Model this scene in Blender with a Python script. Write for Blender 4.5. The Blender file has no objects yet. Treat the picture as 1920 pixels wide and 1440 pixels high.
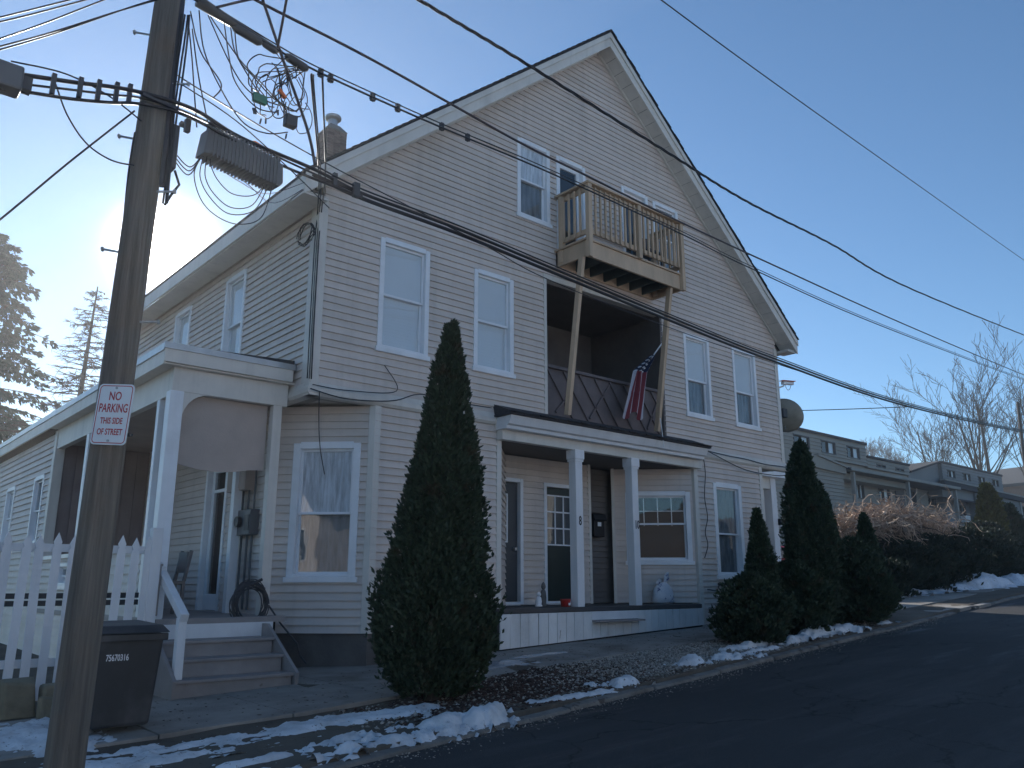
import bpy, bmesh, math, random
import numpy as np
from mathutils import Vector, Matrix, noise
R = math.radians
random.seed(7)
scene = bpy.context.scene
COL = scene.collection
# ------------------------------------------------------------------ camera
EYE = 1.6
cam = bpy.data.cameras.new('camera'); camo = bpy.data.objects.new('camera', cam); COL.objects.link(camo)
cam.sensor_width = 36; cam.lens = 36*1540/1920; cam.clip_start = 0.05; cam.clip_end = 2000
camo.location = (0, 0, EYE)
camo.rotation_euler = (R(90)+math.atan(375/1540), 0, R(48.95-90))
scene.camera = camo
# ------------------------------------------------------------------ sky and sun
SUN_EL, SUN_AZ = 21.2, 73.35          # azimuth counter-clockwise from +X
S = Vector((math.cos(R(SUN_EL))*math.cos(R(SUN_AZ)), math.cos(R(SUN_EL))*math.sin(R(SUN_AZ)), math.sin(R(SUN_EL))))
w = bpy.data.worlds.new('World'); scene.world = w; w.use_nodes = True
nt = w.node_tree; nt.nodes.clear()
sky = nt.nodes.new('ShaderNodeTexSky'); sky.sky_type = 'NISHITA'; sky.sun_disc = False
sky.sun_elevation = R(SUN_EL); sky.sun_rotation = R(90-SUN_AZ)
sky.air_density = 0.85; sky.dust_density = 0.03; sky.ozone_density = 5.5; sky.altitude = 50
bg = nt.nodes.new('ShaderNodeBackground'); bg.inputs['Strength'].default_value = 0.132
wb = nt.nodes.new('ShaderNodeMix'); wb.data_type = 'RGBA'; wb.blend_type = 'MULTIPLY'; wb.inputs['Factor'].default_value = 1.0
nt.links.new(sky.outputs[0], wb.inputs['A']); wb.inputs['B'].default_value = (0.965, 0.985, 0.885, 1)   # camera white balance of the whole sky
nt.links.new(wb.outputs['Result'], bg.inputs['Color'])
# the bright circumsolar aureole of the low sun itself, same direction as the lamp
tc = nt.nodes.new('ShaderNodeTexCoord')
dot = nt.nodes.new('ShaderNodeVectorMath'); dot.operation = 'DOT_PRODUCT'
nt.links.new(tc.outputs['Generated'], dot.inputs[0]); dot.inputs[1].default_value = S
def mth(op, a, b=None, c=None, tree=nt):
    n = tree.nodes.new('ShaderNodeMath'); n.operation = op
    for i, x in enumerate((a, b, c)):
        if x is None: continue
        if isinstance(x, (int, float)): n.inputs[i].default_value = x
        else: tree.links.new(x, n.inputs[i])
    return n.outputs[0]
d = mth('MAXIMUM', dot.outputs['Value'], 0.0)
core = mth('MULTIPLY', mth('POWER', d, 2600.0), 20.0)
mid = mth('MULTIPLY', mth('POWER', d, 420.0), 0.2)
wide = mth('MULTIPLY', mth('POWER', d, 30.0), 0.0)
bg2 = nt.nodes.new('ShaderNodeBackground'); bg2.inputs['Color'].default_value = (1.0, 0.93, 0.82, 1)
nt.links.new(mth('ADD', core, mid), bg2.inputs['Strength'])
bg3 = nt.nodes.new('ShaderNodeBackground'); bg3.inputs['Color'].default_value = (0.86, 0.95, 1.0, 1)
nt.links.new(wide, bg3.inputs['Strength'])
a1 = nt.nodes.new('ShaderNodeAddShader'); a2 = nt.nodes.new('ShaderNodeAddShader')
nt.links.new(bg.outputs[0], a1.inputs[0]); nt.links.new(bg2.outputs[0], a1.inputs[1])
nt.links.new(a1.outputs[0], a2.inputs[0]); nt.links.new(bg3.outputs[0], a2.inputs[1])
wo = nt.nodes.new('ShaderNodeOutputWorld'); nt.links.new(a2.outputs[0], wo.inputs['Surface'])
sl = bpy.data.lights.new('sun', 'SUN'); sl.energy = 5.0; sl.angle = R(0.5); sl.color = (1.0, 0.96, 0.90)
slo = bpy.data.objects.new('sun', sl); COL.objects.link(slo); slo.rotation_euler = S.to_track_quat('Z', 'Y').to_euler()
slo.location = S*100
vs = scene.view_settings; scene.display_settings.display_device = 'sRGB'
vs.view_transform = 'Standard'; vs.look = 'None'; vs.exposure = 0.42; vs.gamma = 1.0; vs.use_curve_mapping = False
scene.render.engine = 'CYCLES'
try: scene.cycles.max_bounces = 6; scene.cycles.transparent_max_bounces = 12
except Exception: pass

# ------------------------------------------------------------------ materials
def newmat(name):
    m = bpy.data.materials.new(name); m.use_nodes = True; t = m.node_tree
    return m, t, t.nodes['Principled BSDF']
def N(t, typ, **kw):
    n = t.nodes.new(typ)
    for k, v in kw.items():
        if k in n.inputs: n.inputs[k].default_value = v
        else: setattr(n, k, v)
    return n
def rgb(c): return (c[0], c[1], c[2], 1)
def mat(name, col, rough=0.7, var=0.12, scale=3.0, bump=0.0, bscale=40.0, metal=0.0, stretch=(1,1,1), col2=None, spot=None, dirt=None, spec=None, island=0.0, streak=0.0):
    """base colour varied by noise; spot=(colour, threshold, scale) adds worn patches; island adds a tone per loose piece"""
    m, t, p = newmat(name)
    tcn = N(t, 'ShaderNodeTexCoord'); mp = N(t, 'ShaderNodeMapping'); mp.inputs['Scale'].default_value = stretch
    t.links.new(tcn.outputs['Object'], mp.inputs['Vector'])
    n1 = N(t, 'ShaderNodeTexNoise', Scale=scale, Detail=6.0, Roughness=0.62); t.links.new(mp.outputs[0], n1.inputs['Vector'])
    r1 = N(t, 'ShaderNodeMapRange'); r1.inputs['From Min'].default_value = 0.3; r1.inputs['From Max'].default_value = 0.7
    t.links.new(n1.outputs['Fac'], r1.inputs['Value'])
    mx = N(t, 'ShaderNodeMix', data_type='RGBA')
    c2 = col2 if col2 else tuple(min(1, c*(1+var)) for c in col); c1 = col if col2 else tuple(c*(1-var) for c in col)
    mx.inputs['A'].default_value = rgb(c1); mx.inputs['B'].default_value = rgb(c2)
    t.links.new(r1.outputs[0], mx.inputs['Factor']); out = mx.outputs['Result']
    if island:
        g = N(t, 'ShaderNodeNewGeometry'); oi = N(t, 'ShaderNodeObjectInfo')
        ad = mth('ADD', g.outputs['Random Per Island'], oi.outputs['Random'], tree=t); fr = mth('FRACT', ad, tree=t)
        hs = N(t, 'ShaderNodeHueSaturation'); t.links.new(out, hs.inputs['Color'])
        t.links.new(mth('MULTIPLY_ADD', fr, 2*island, 1-island, tree=t), hs.inputs['Value']); out = hs.outputs[0]
    if spot:
        n2 = N(t, 'ShaderNodeTexNoise', Scale=spot[2], Detail=8.0, Roughness=0.7); t.links.new(mp.outputs[0], n2.inputs['Vector'])
        r2 = N(t, 'ShaderNodeMapRange'); r2.inputs['From Min'].default_value = spot[1]; r2.inputs['From Max'].default_value = spot[1]+0.05
        t.links.new(n2.outputs['Fac'], r2.inputs['Value'])
        m2 = N(t, 'ShaderNodeMix', data_type='RGBA'); t.links.new(r2.outputs[0], m2.inputs['Factor'])
        t.links.new(out, m2.inputs['A']); m2.inputs['B'].default_value = rgb(spot[0]); out = m2.outputs['Result']
    if dirt:   # large soft stains
        n3 = N(t, 'ShaderNodeTexNoise', Scale=dirt[1], Detail=5.0, Roughness=0.6); t.links.new(tcn.outputs['Object'], n3.inputs['Vector'])
        r3 = N(t, 'ShaderNodeMapRange'); r3.inputs['From Min'].default_value = 0.48; r3.inputs['From Max'].default_value = 0.75
        r3.inputs['To Max'].default_value = dirt[2]
        t.links.new(n3.outputs['Fac'], r3.inputs['Value'])
        m3 = N(t, 'ShaderNodeMix', data_type='RGBA'); t.links.new(r3.outputs[0], m3.inputs['Factor'])
        t.links.new(out, m3.inputs['A']); m3.inputs['B'].default_value = rgb(dirt[0]); out = m3.outputs['Result']
    if streak:  # rain streaks: narrow across, long down
        mq = N(t, 'ShaderNodeMapping'); mq.inputs['Scale'].default_value = (7,7,.45); t.links.new(tcn.outputs['Object'], mq.inputs['Vector'])
        n4 = N(t, 'ShaderNodeTexNoise', Scale=1.0, Detail=6.0, Roughness=0.6); t.links.new(mq.outputs[0], n4.inputs['Vector'])
        r4 = N(t, 'ShaderNodeMapRange'); r4.inputs['From Min'].default_value = 0.50; r4.inputs['From Max'].default_value = 0.78; r4.inputs['To Max'].default_value = streak; t.links.new(n4.outputs['Fac'], r4.inputs['Value'])
        m4 = N(t, 'ShaderNodeMix', data_type='RGBA'); t.links.new(r4.outputs[0], m4.inputs['Factor']); t.links.new(out, m4.inputs['A']); m4.inputs['B'].default_value = rgb(tuple(c*.55 for c in col)); out = m4.outputs['Result']
    t.links.new(out, p.inputs['Base Color']); p.inputs['Roughness'].default_value = rough; p.inputs['Metallic'].default_value = metal
    if spec is not None: p.inputs['Specular IOR Level'].default_value = spec
    if bump:
        nb = N(t, 'ShaderNodeTexNoise', Scale=bscale, Detail=6.0, Roughness=0.65); t.links.new(mp.outputs[0], nb.inputs['Vector'])
        b = N(t, 'ShaderNodeBump', Strength=bump, Distance=0.02); t.links.new(nb.outputs['Fac'], b.inputs['Height'])
        t.links.new(b.outputs[0], p.inputs['Normal'])
    return m
M = {}
M['siding'] = mat('siding', (0.67, 0.585, 0.525), 0.55, 0.07, 1.3, 0.06, 90, stretch=(1,1,6), dirt=((0.42,0.37,0.30), 0.7, 0.35), island=0.05, streak=0.30)
M['siding2'] = mat('siding_grey', (0.29, 0.262, 0.22), 0.65, 0.08, 1.0, 0.05, 60, dirt=((0.2,0.19,0.16), 0.4, 0.4))
M['siding3'] = mat('siding_blue_grey', (0.19, 0.195, 0.195), 0.65, 0.08, 1.0, 0.05, 60)
M['siding2t'] = mat('dull_grey_trim', (0.28,0.27,0.245), 0.7, 0.1)
M['sheath'] = mat('sheathing', (0.42, 0.385, 0.34), 0.8)
M['trim'] = mat('trim', (0.70, 0.66, 0.60), 0.5, 0.05, 2.0, 0.04, 50, dirt=((0.35,0.32,0.27), 1.5, 0.3), streak=0.3)
M['white'] = mat('white_vinyl', (0.84, 0.85, 0.87), 0.4, 0.04, 3.0, 0.03, 40, dirt=((0.45,0.44,0.42), 2.0, 0.25), streak=0.12)
M['peel'] = mat('peeling_white_paint', (0.74, 0.74, 0.73), 0.6, 0.08, 4.0, 0.25, 50, stretch=(1,1,0.25), spot=((0.26,0.21,0.17), 0.68, 6.0), island=0.05, dirt=((0.3,0.27,0.24), 2.2, 0.35))
M['peel2'] = mat('flaking_white_paint', (0.76, 0.76, 0.77), 0.6, 0.08, 4.0, 0.25, 50, stretch=(1,1,0.3), spot=((0.34,0.29,0.25), 0.685, 14.0), island=0.05)
M['graypaint'] = mat('grey_deck_paint', (0.30, 0.27, 0.26), 0.6, 0.15, 3.0, 0.15, 40, spot=((0.18,0.13,0.10), 0.66, 5.0), island=0.06)
M['deck'] = mat('dark_deck_paint', (0.07, 0.065, 0.065), 0.6, 0.2, 3.0, 0.15, 40)
M['pt_wood'] = mat('pressure_treated_pine', (0.56, 0.405, 0.275), 0.75, 0.2, 2.5, 0.25, 30, stretch=(1,1,0.3), spot=((0.20,0.13,0.06), 0.70, 6.0), island=0.08)
M['pole'] = mat('weathered_pole_wood', (0.11, 0.098, 0.086), 0.92, 0.35, 13.0, 1.0, 45, stretch=(1.6,1.6,0.07), col2=(0.29,0.245,0.20), spot=((0.035,0.028,0.024), 0.63, 18.0), dirt=((0.30,0.16,0.07), 1.1, 0.5))
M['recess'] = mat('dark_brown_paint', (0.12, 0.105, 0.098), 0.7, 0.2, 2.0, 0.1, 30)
M['railpanel'] = mat('brown_rail_board', (0.16, 0.13, 0.128), 0.75, 0.2, 3.0, 0.2, 30, spot=((0.28,0.25,0.22), 0.68, 4.0))
M['shingle'] = mat('asphalt_shingle', (0.05, 0.05, 0.055), 0.95, 0.3, 20.0, 0.6, 120, island=0.1)
M['metal_dark'] = mat('dark_metal', (0.05, 0.05, 0.055), 0.5, 0.2, 5.0, 0.1, 50)
M['cable'] = mat('black_cable', (0.018, 0.018, 0.022), 0.45, 0.1)
M['cable_br'] = mat('oxidised_cable', (0.06, 0.045, 0.05), 0.5, 0.2)
M['box_grey'] = mat('grey_meter_box', (0.13, 0.13, 0.135), 0.5, 0.1, 4.0, 0.05, 40)
M['galv'] = mat('galvanised_steel', (0.42, 0.43, 0.44), 0.4, 0.1, 8.0, 0.05, 40, metal=0.8)
M['concrete'] = mat('sidewalk_concrete', (0.30, 0.275, 0.245), 0.9, 0.18, 2.6, 0.45, 45, dirt=((0.12,0.10,0.08), 0.9, 0.85), spot=((0.16,0.14,0.12), 0.66, 12.0))
M['found'] = mat('foundation_render', (0.15, 0.14, 0.13), 0.95, 0.2, 2.0, 0.5, 25, dirt=((0.07,0.065,0.06), 1.2, 0.7))
M['kerb'] = mat('kerb_concrete', (0.20, 0.185, 0.165), 0.95, 0.3, 6.0, 0.8, 30, dirt=((0.07,0.06,0.05), 1.6, 0.95), spot=((0.08,0.07,0.06), 0.58, 5.0))
M['soil'] = mat('bare_earth', (0.075, 0.058, 0.045), 1.0, 0.3, 1.6, 0.9, 35, col2=(0.14,0.115,0.085), dirt=((0.16,0.14,0.11), 0.5, 0.7))
M['mulch'] = mat('red_brown_mulch', (0.07, 0.038, 0.028), 1.0, 0.4, 8.0, 0.8, 30, island=0.5)
M['gravel'] = mat('pale_gravel', (0.30, 0.275, 0.24), 0.9, 0.2, 3.0, 0.2, 40, island=0.55)
M['glass_block'] = mat('stone_block', (0.26, 0.22, 0.15), 0.9, 0.25, 4.0, 0.6, 20, dirt=((0.1,0.09,0.06), 2.0, 0.6))
M['bin'] = mat('dark_plastic', (0.03, 0.034, 0.038), 0.5, 0.15, 3.0, 0.08, 60, dirt=((0.12,0.12,0.12), 2.5, 0.6), streak=0.5)
M['door_dark'] = mat('dark_green_door', (0.022, 0.036, 0.034), 0.35, 0.1, 3.0)
M['door_grey'] = mat('slate_door', (0.05, 0.06, 0.07), 0.4, 0.1, 3.0)
M['interior'] = mat('shade_black', (0.02, 0.02, 0.022), 0.9)  # near-black colour stands in for shade in unlit rooms and voids
M['blind'] = mat('white_blind', (0.72, 0.74, 0.76), 0.8, 0.05, 1.0)
M['curtain'] = mat('lace_curtain', (0.66, 0.68, 0.72), 0.9, 0.35, 7.0, 0.5, 12, stretch=(3,3,0.4))
M['curtain_dark'] = mat('dim_curtain', (0.20, 0.21, 0.22), 0.9, 0.4, 5.0, 0.5, 12, stretch=(3,3,0.4))
M['partition'] = mat('brown_porch_panel', (0.27, 0.21, 0.195), 0.8, 0.12, 2.0, 0.1, 30, streak=0.3)
M['tan'] = mat('tan_shade_cloth', (0.46, 0.38, 0.335), 0.9, 0.1, 2.0, 0.2, 60)
M['brick'] = mat('chimney_brick', (0.17, 0.12, 0.105), 0.9, 0.3, 6.0, 0.4, 40, island=0.25)
M['mortar'] = mat('mortar', (0.22, 0.205, 0.19), 0.95, 0.1, 6.0, 0.2, 40)
M['red'] = mat('red_plastic', (0.42, 0.035, 0.03), 0.45, 0.1)
M['redcar'] = mat('red_car_paint', (0.26, 0.015, 0.02), 0.25, 0.05)
M['tyre'] = mat('tyre_rubber', (0.02, 0.02, 0.02), 0.85)
M['bark'] = mat('grey_bark', (0.07, 0.056, 0.048), 0.95, 0.3, 6.0, 0.5, 25)
M['bark_far'] = mat('far_bark', (0.09, 0.075, 0.066), 0.95, 0.3, 6.0)
M['vine'] = mat('dry_vine', (0.44, 0.32, 0.235), 0.85, 0.3, 3.0, island=0.4)
M['stone_dark'] = mat('statue_stone', (0.17, 0.16, 0.15), 0.9, 0.2, 8.0, 0.3, 40)
M['dish'] = mat('dish_enamel', (0.25, 0.235, 0.19), 0.5, 0.12, 3.0, 0.05, 30, dirt=((0.12,0.11,0.08), 4.0, 0.5))
M['brownhouse'] = mat('brown_wall', (0.20, 0.13, 0.10), 0.85, 0.1)
M['black'] = mat('black_paint', (0.012, 0.012, 0.014), 0.5)
M['red_paint'] = mat('sign_red', (0.50, 0.05, 0.06), 0.5, 0.15, 10.0)
M['orange'] = mat('orange_tag', (0.75, 0.16, 0.04), 0.6)
M['greentag'] = mat('green_tag', (0.06, 0.22, 0.14), 0.6)
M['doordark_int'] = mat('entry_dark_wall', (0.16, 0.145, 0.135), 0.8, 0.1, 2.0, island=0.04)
M['underdeck'] = mat('dark_underside', (0.075, 0.09, 0.085), 0.85, 0.2, 3.0)  # darker grey-green tone for joists and undersides
def foliage(name, c1, c2, trans=0.25):
    m, t, p = newmat(name)
    g = N(t, 'ShaderNodeNewGeometry'); tcn = N(t, 'ShaderNodeTexCoord')
    n1 = N(t, 'ShaderNodeTexNoise', Scale=2.2, Detail=3.0); t.links.new(tcn.outputs['Object'], n1.inputs['Vector'])
    f = mth('MULTIPLY_ADD', g.outputs['Random Per Island'], 0.55, mth('MULTIPLY', n1.outputs['Fac'], 0.6, tree=t), tree=t)
    mx = N(t, 'ShaderNodeMix', data_type='RGBA'); mx.inputs['A'].default_value = rgb(c1); mx.inputs['B'].default_value = rgb(c2)
    t.links.new(f, mx.inputs['Factor'])
    nb_ = N(t, 'ShaderNodeTexNoise', Scale=4.5, Detail=3.0); t.links.new(tcn.outputs['Object'], nb_.inputs['Vector'])   # dried brown patches
    rb_ = N(t, 'ShaderNodeMapRange'); rb_.inputs['From Min'].default_value = 0.60; rb_.inputs['From Max'].default_value = 0.70; rb_.inputs['To Max'].default_value = 0.75; t.links.new(nb_.outputs['Fac'], rb_.inputs['Value'])
    mb_ = N(t, 'ShaderNodeMix', data_type='RGBA'); t.links.new(rb_.outputs[0], mb_.inputs['Factor']); t.links.new(mx.outputs['Result'], mb_.inputs['A']); mb_.inputs['B'].default_value = rgb((0.07,0.05,0.028)); mx = mb_
    t.links.new(mx.outputs['Result'], p.inputs['Base Color']); p.inputs['Roughness'].default_value = 0.65
    tr = N(t, 'ShaderNodeBsdfTranslucent'); t.links.new(mx.outputs['Result'], tr.inputs['Color'])
    ms = N(t, 'ShaderNodeMixShader'); ms.inputs[0].default_value = trans
    t.links.new(p.outputs[0], ms.inputs[1]); t.links.new(tr.outputs[0], ms.inputs[2])
    t.links.new(ms.outputs[0], t.nodes['Material Output'].inputs['Surface']); return m
M['cedar'] = foliage('arborvitae_foliage', (0.018, 0.036, 0.022), (0.068, 0.098, 0.052))
M['cedar_yel'] = foliage('yellow_conifer_foliage', (0.05, 0.06, 0.015), (0.18, 0.16, 0.04))
M['hemlock'] = foliage('hemlock_foliage', (0.014, 0.032, 0.024), (0.045, 0.075, 0.05), 0.12)
M['shrub'] = foliage('dark_shrub_foliage', (0.012, 0.022, 0.014), (0.04, 0.055, 0.03))
def glass_mat(name='window_glass', tint=(0.98,0.99,0.99), ior=1.95):
    m, t, p = newmat(name); t.nodes.remove(p)
    tr = N(t, 'ShaderNodeBsdfTransparent'); tr.inputs['Color'].default_value = rgb(tint)
    gl = N(t, 'ShaderNodeBsdfGlossy'); gl.inputs['Roughness'].default_value = 0.015
    nz = N(t, 'ShaderNodeTexNoise', Scale=1.6, Detail=2.0); tcn = N(t, 'ShaderNodeTexCoord'); t.links.new(tcn.outputs['Object'], nz.inputs['Vector'])
    b = N(t, 'ShaderNodeBump', Strength=0.10, Distance=0.03); t.links.new(nz.outputs['Fac'], b.inputs['Height']); t.links.new(b.outputs[0], gl.inputs['Normal'])
    fr = N(t, 'ShaderNodeFresnel'); fr.inputs['IOR'].default_value = ior
    ge = N(t, 'ShaderNodeNewGeometry'); fq = mth('MULTIPLY', fr.outputs[0], mth('SUBTRACT', 1.0, ge.outputs['Backfacing'], tree=t), tree=t)
    ms = N(t, 'ShaderNodeMixShader'); t.links.new(fq, ms.inputs[0]); t.links.new(tr.outputs[0], ms.inputs[1]); t.links.new(gl.outputs[0], ms.inputs[2])
    t.links.new(ms.outputs[0], t.nodes['Material Output'].inputs['Surface']); return m
M['glass'] = glass_mat()
def asphalt():
    m, t, p = newmat('worn_asphalt'); tcn = N(t, 'ShaderNodeTexCoord')
    n1 = N(t, 'ShaderNodeTexNoise', Scale=0.35, Detail=6.0); n2 = N(t, 'ShaderNodeTexNoise', Scale=180.0, Detail=4.0)
    v = N(t, 'ShaderNodeTexVoronoi', Scale=110.0)
    for n in (n1, n2, v): t.links.new(tcn.outputs['Object'], n.inputs['Vector'])
    mx = N(t, 'ShaderNodeMix', data_type='RGBA'); mx.inputs['A'].default_value = rgb((0.034,0.034,0.036)); mx.inputs['B'].default_value = rgb((0.062,0.060,0.058))
    t.links.new(n1.outputs['Fac'], mx.inputs['Factor'])
    st = mth('GREATER_THAN', n2.outputs['Fac'], 0.62, tree=t)
    m2 = N(t, 'ShaderNodeMix', data_type='RGBA'); t.links.new(mth('MULTIPLY', st, 0.35, tree=t), m2.inputs['Factor'])
    t.links.new(mx.outputs['Result'], m2.inputs['A']); m2.inputs['B'].default_value = rgb((0.16,0.15,0.14))
    # cracks
    vc = N(t, 'ShaderNodeTexVoronoi', Scale=0.33, feature='DISTANCE_TO_EDGE')
    wn = N(t, 'ShaderNodeTexNoise', Scale=2.0, Detail=5.0); t.links.new(tcn.outputs['Object'], wn.inputs['Vector'])
    va = N(t, 'ShaderNodeVectorMath', operation='MULTIPLY_ADD'); t.links.new(wn.outputs['Color'], va.inputs[0]); va.inputs[1].default_value = (0.9,0.9,0.9); t.links.new(tcn.outputs['Object'], va.inputs[2])
    t.links.new(va.outputs[0], vc.inputs['Vector'])
    ck = mth('LESS_THAN', vc.outputs['Distance'], 0.004, tree=t)
    m3 = N(t, 'ShaderNodeMix', data_type='RGBA'); t.links.new(mth('MULTIPLY', ck, 0.7, tree=t), m3.inputs['Factor']); t.links.new(m2.outputs['Result'], m3.inputs['A']); m3.inputs['B'].default_value = rgb((0.012,0.012,0.012))
    # salt bloom and wet melt bands running along the road, patches of newer asphalt
    mpq = N(t, 'ShaderNodeMapping'); mpq.inputs['Rotation'].default_value = (0,0,-R(6.8)); mpq.inputs['Scale'].default_value = (.18,1.3,1); t.links.new(tcn.outputs['Object'], mpq.inputs['Vector'])
    ns = N(t, 'ShaderNodeTexNoise', Scale=1.0, Detail=7.0, Roughness=0.68); t.links.new(mpq.outputs[0], ns.inputs['Vector'])
    rs = N(t, 'ShaderNodeMapRange'); rs.inputs['From Min'].default_value = 0.52; rs.inputs['From Max'].default_value = 0.72; rs.inputs['To Max'].default_value = 0.42; t.links.new(ns.outputs['Fac'], rs.inputs['Value'])
    m5 = N(t, 'ShaderNodeMix', data_type='RGBA'); t.links.new(rs.outputs[0], m5.inputs['Factor']); t.links.new(m3.outputs['Result'], m5.inputs['A']); m5.inputs['B'].default_value = rgb((0.13,0.125,0.12)); m3 = m5
    rw = N(t, 'ShaderNodeMapRange'); rw.inputs['From Min'].default_value = 0.30; rw.inputs['From Max'].default_value = 0.46; rw.inputs['To Min'].default_value = 0.42; rw.inputs['To Max'].default_value = 0.88; t.links.new(ns.outputs['Fac'], rw.inputs['Value']); t.links.new(rw.outputs[0], p.inputs['Roughness'])
    t.links.new(m3.outputs['Result'], p.inputs['Base Color']); p.inputs['Specular IOR Level'].default_value = 0.25
    b = N(t, 'ShaderNodeBump', Strength=0.5, Distance=0.01); t.links.new(v.outputs['Distance'], b.inputs['Height']); t.links.new(b.outputs[0], p.inputs['Normal'])
    return m
M['asphalt'] = asphalt()
def snowmat(name, c1, c2, rough=0.6):
    m = mat(name, c1, rough, 0.1, 2.5, 0.7, 28, col2=c2, spot=((0.17,0.15,0.13), 0.60, 16.0), dirt=((0.30,0.28,0.26), 3.0, 0.6)); return m
M['snow'] = snowmat('old_snow', (0.50, 0.52, 0.54), (0.86, 0.88, 0.90))
M['ice'] = mat('thin_ice', (0.28, 0.29, 0.31), 0.25, 0.2, 2.0, 0.1, 20, col2=(0.42,0.44,0.47))
M['bounce_verge'] = mat('pale_bounce_verge', (0.62,0.64,0.66), 0.9, 0.1, 0.25, 0.3, 10, spot=((0.16,0.13,0.08), 0.56, 0.5))  # snowy paleness invented so the unseen verge bounces sun onto the house
M['added_hill'] = mat('added_hill_brown', (0.085,0.07,0.058), 1.0, 0.5, 0.12, 0.0, 40, col2=(0.17,0.14,0.115))  # colour of the unseen hill added for the reflections
M['snow_clean'] = snowmat('clean_snow', (0.72, 0.75, 0.80), (0.85, 0.87, 0.9))
def flagmat():
    m, t, p = newmat('flag_cloth'); uv = N(t, 'ShaderNodeUVMap'); sp = N(t, 'ShaderNodeSeparateXYZ'); t.links.new(uv.outputs[0], sp.inputs[0])
    st = mth('GREATER_THAN', mth('FRACT', mth('MULTIPLY', sp.outputs['X'], 3.5, tree=t), tree=t), 0.5, tree=t)
    mx = N(t, 'ShaderNodeMix', data_type='RGBA'); mx.inputs['A'].default_value = rgb((0.42,0.41,0.45)); mx.inputs['B'].default_value = rgb((0.17,0.026,0.036)); t.links.new(st, mx.inputs['Factor'])
    cx = mth('FRACT', mth('MULTIPLY', sp.outputs['X'], 5.0, tree=t), tree=t); cy = mth('FRACT', mth('MULTIPLY', sp.outputs['Y'], 12.0, tree=t), tree=t)
    dd = mth('SQRT', mth('ADD', mth('POWER', mth('SUBTRACT', cx, 0.5, tree=t), 2.0, tree=t), mth('POWER', mth('SUBTRACT', cy, 0.5, tree=t), 2.0, tree=t), tree=t), tree=t)
    star = mth('LESS_THAN', dd, 0.24, tree=t)
    m2 = N(t, 'ShaderNodeMix', data_type='RGBA'); m2.inputs['A'].default_value = rgb((0.012,0.018,0.05)); m2.inputs['B'].default_value = rgb((0.6,0.6,0.62)); t.links.new(star, m2.inputs['Factor'])
    ct = mth('GREATER_THAN', sp.outputs['Y'], 0.62, tree=t)
    m3 = N(t, 'ShaderNodeMix', data_type='RGBA'); t.links.new(ct, m3.inputs['Factor']); t.links.new(mx.outputs['Result'], m3.inputs['A']); t.links.new(m2.outputs['Result'], m3.inputs['B'])
    t.links.new(m3.outputs['Result'], p.inputs['Base Color']); p.inputs['Roughness'].default_value = 0.85; return m
M['flag'] = flagmat()
M['bag'] = mat('printed_sack', (0.66, 0.68, 0.72), 0.45, 0.1, 5.0, 0.6, 14, spot=((0.03,0.05,0.20), 0.56, 5.5))

# ------------------------------------------------------------------ object helpers
def tag(o, label=None, cat=None, group=None, kind=None):
    if label: o['label'] = label
    if cat: o['category'] = cat
    if group: o['group'] = group
    if kind: o['kind'] = kind
    return o
def wloc(o):
    v = Vector((0,0,0))
    while o is not None: v = v + o.location; o = o.parent
    return v
def thing(name, loc, label, cat, group=None):
    o = bpy.data.objects.new(name, None); o.empty_display_size = 0.1; COL.objects.link(o); o.location = loc
    return tag(o, label, cat, group)
class Fr:   # wall frame: a along u, d outwards, z up
    def __init__(s, o, u, n): s.o = Vector(o); s.u = Vector(u).normalized(); s.n = Vector(n).normalized()
    def p(s, a, d, z): return s.o + s.u*a + s.n*d + Vector((0,0,z))
    def flip(s): return s.u.cross(s.n).z < 0
W0 = Fr((0,0,0), (1,0,0), (0,1,0))
BOXF = [(0,3,2,1),(4,5,6,7),(0,1,5,4),(1,2,6,5),(2,3,7,6),(3,0,4,7)]
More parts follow.
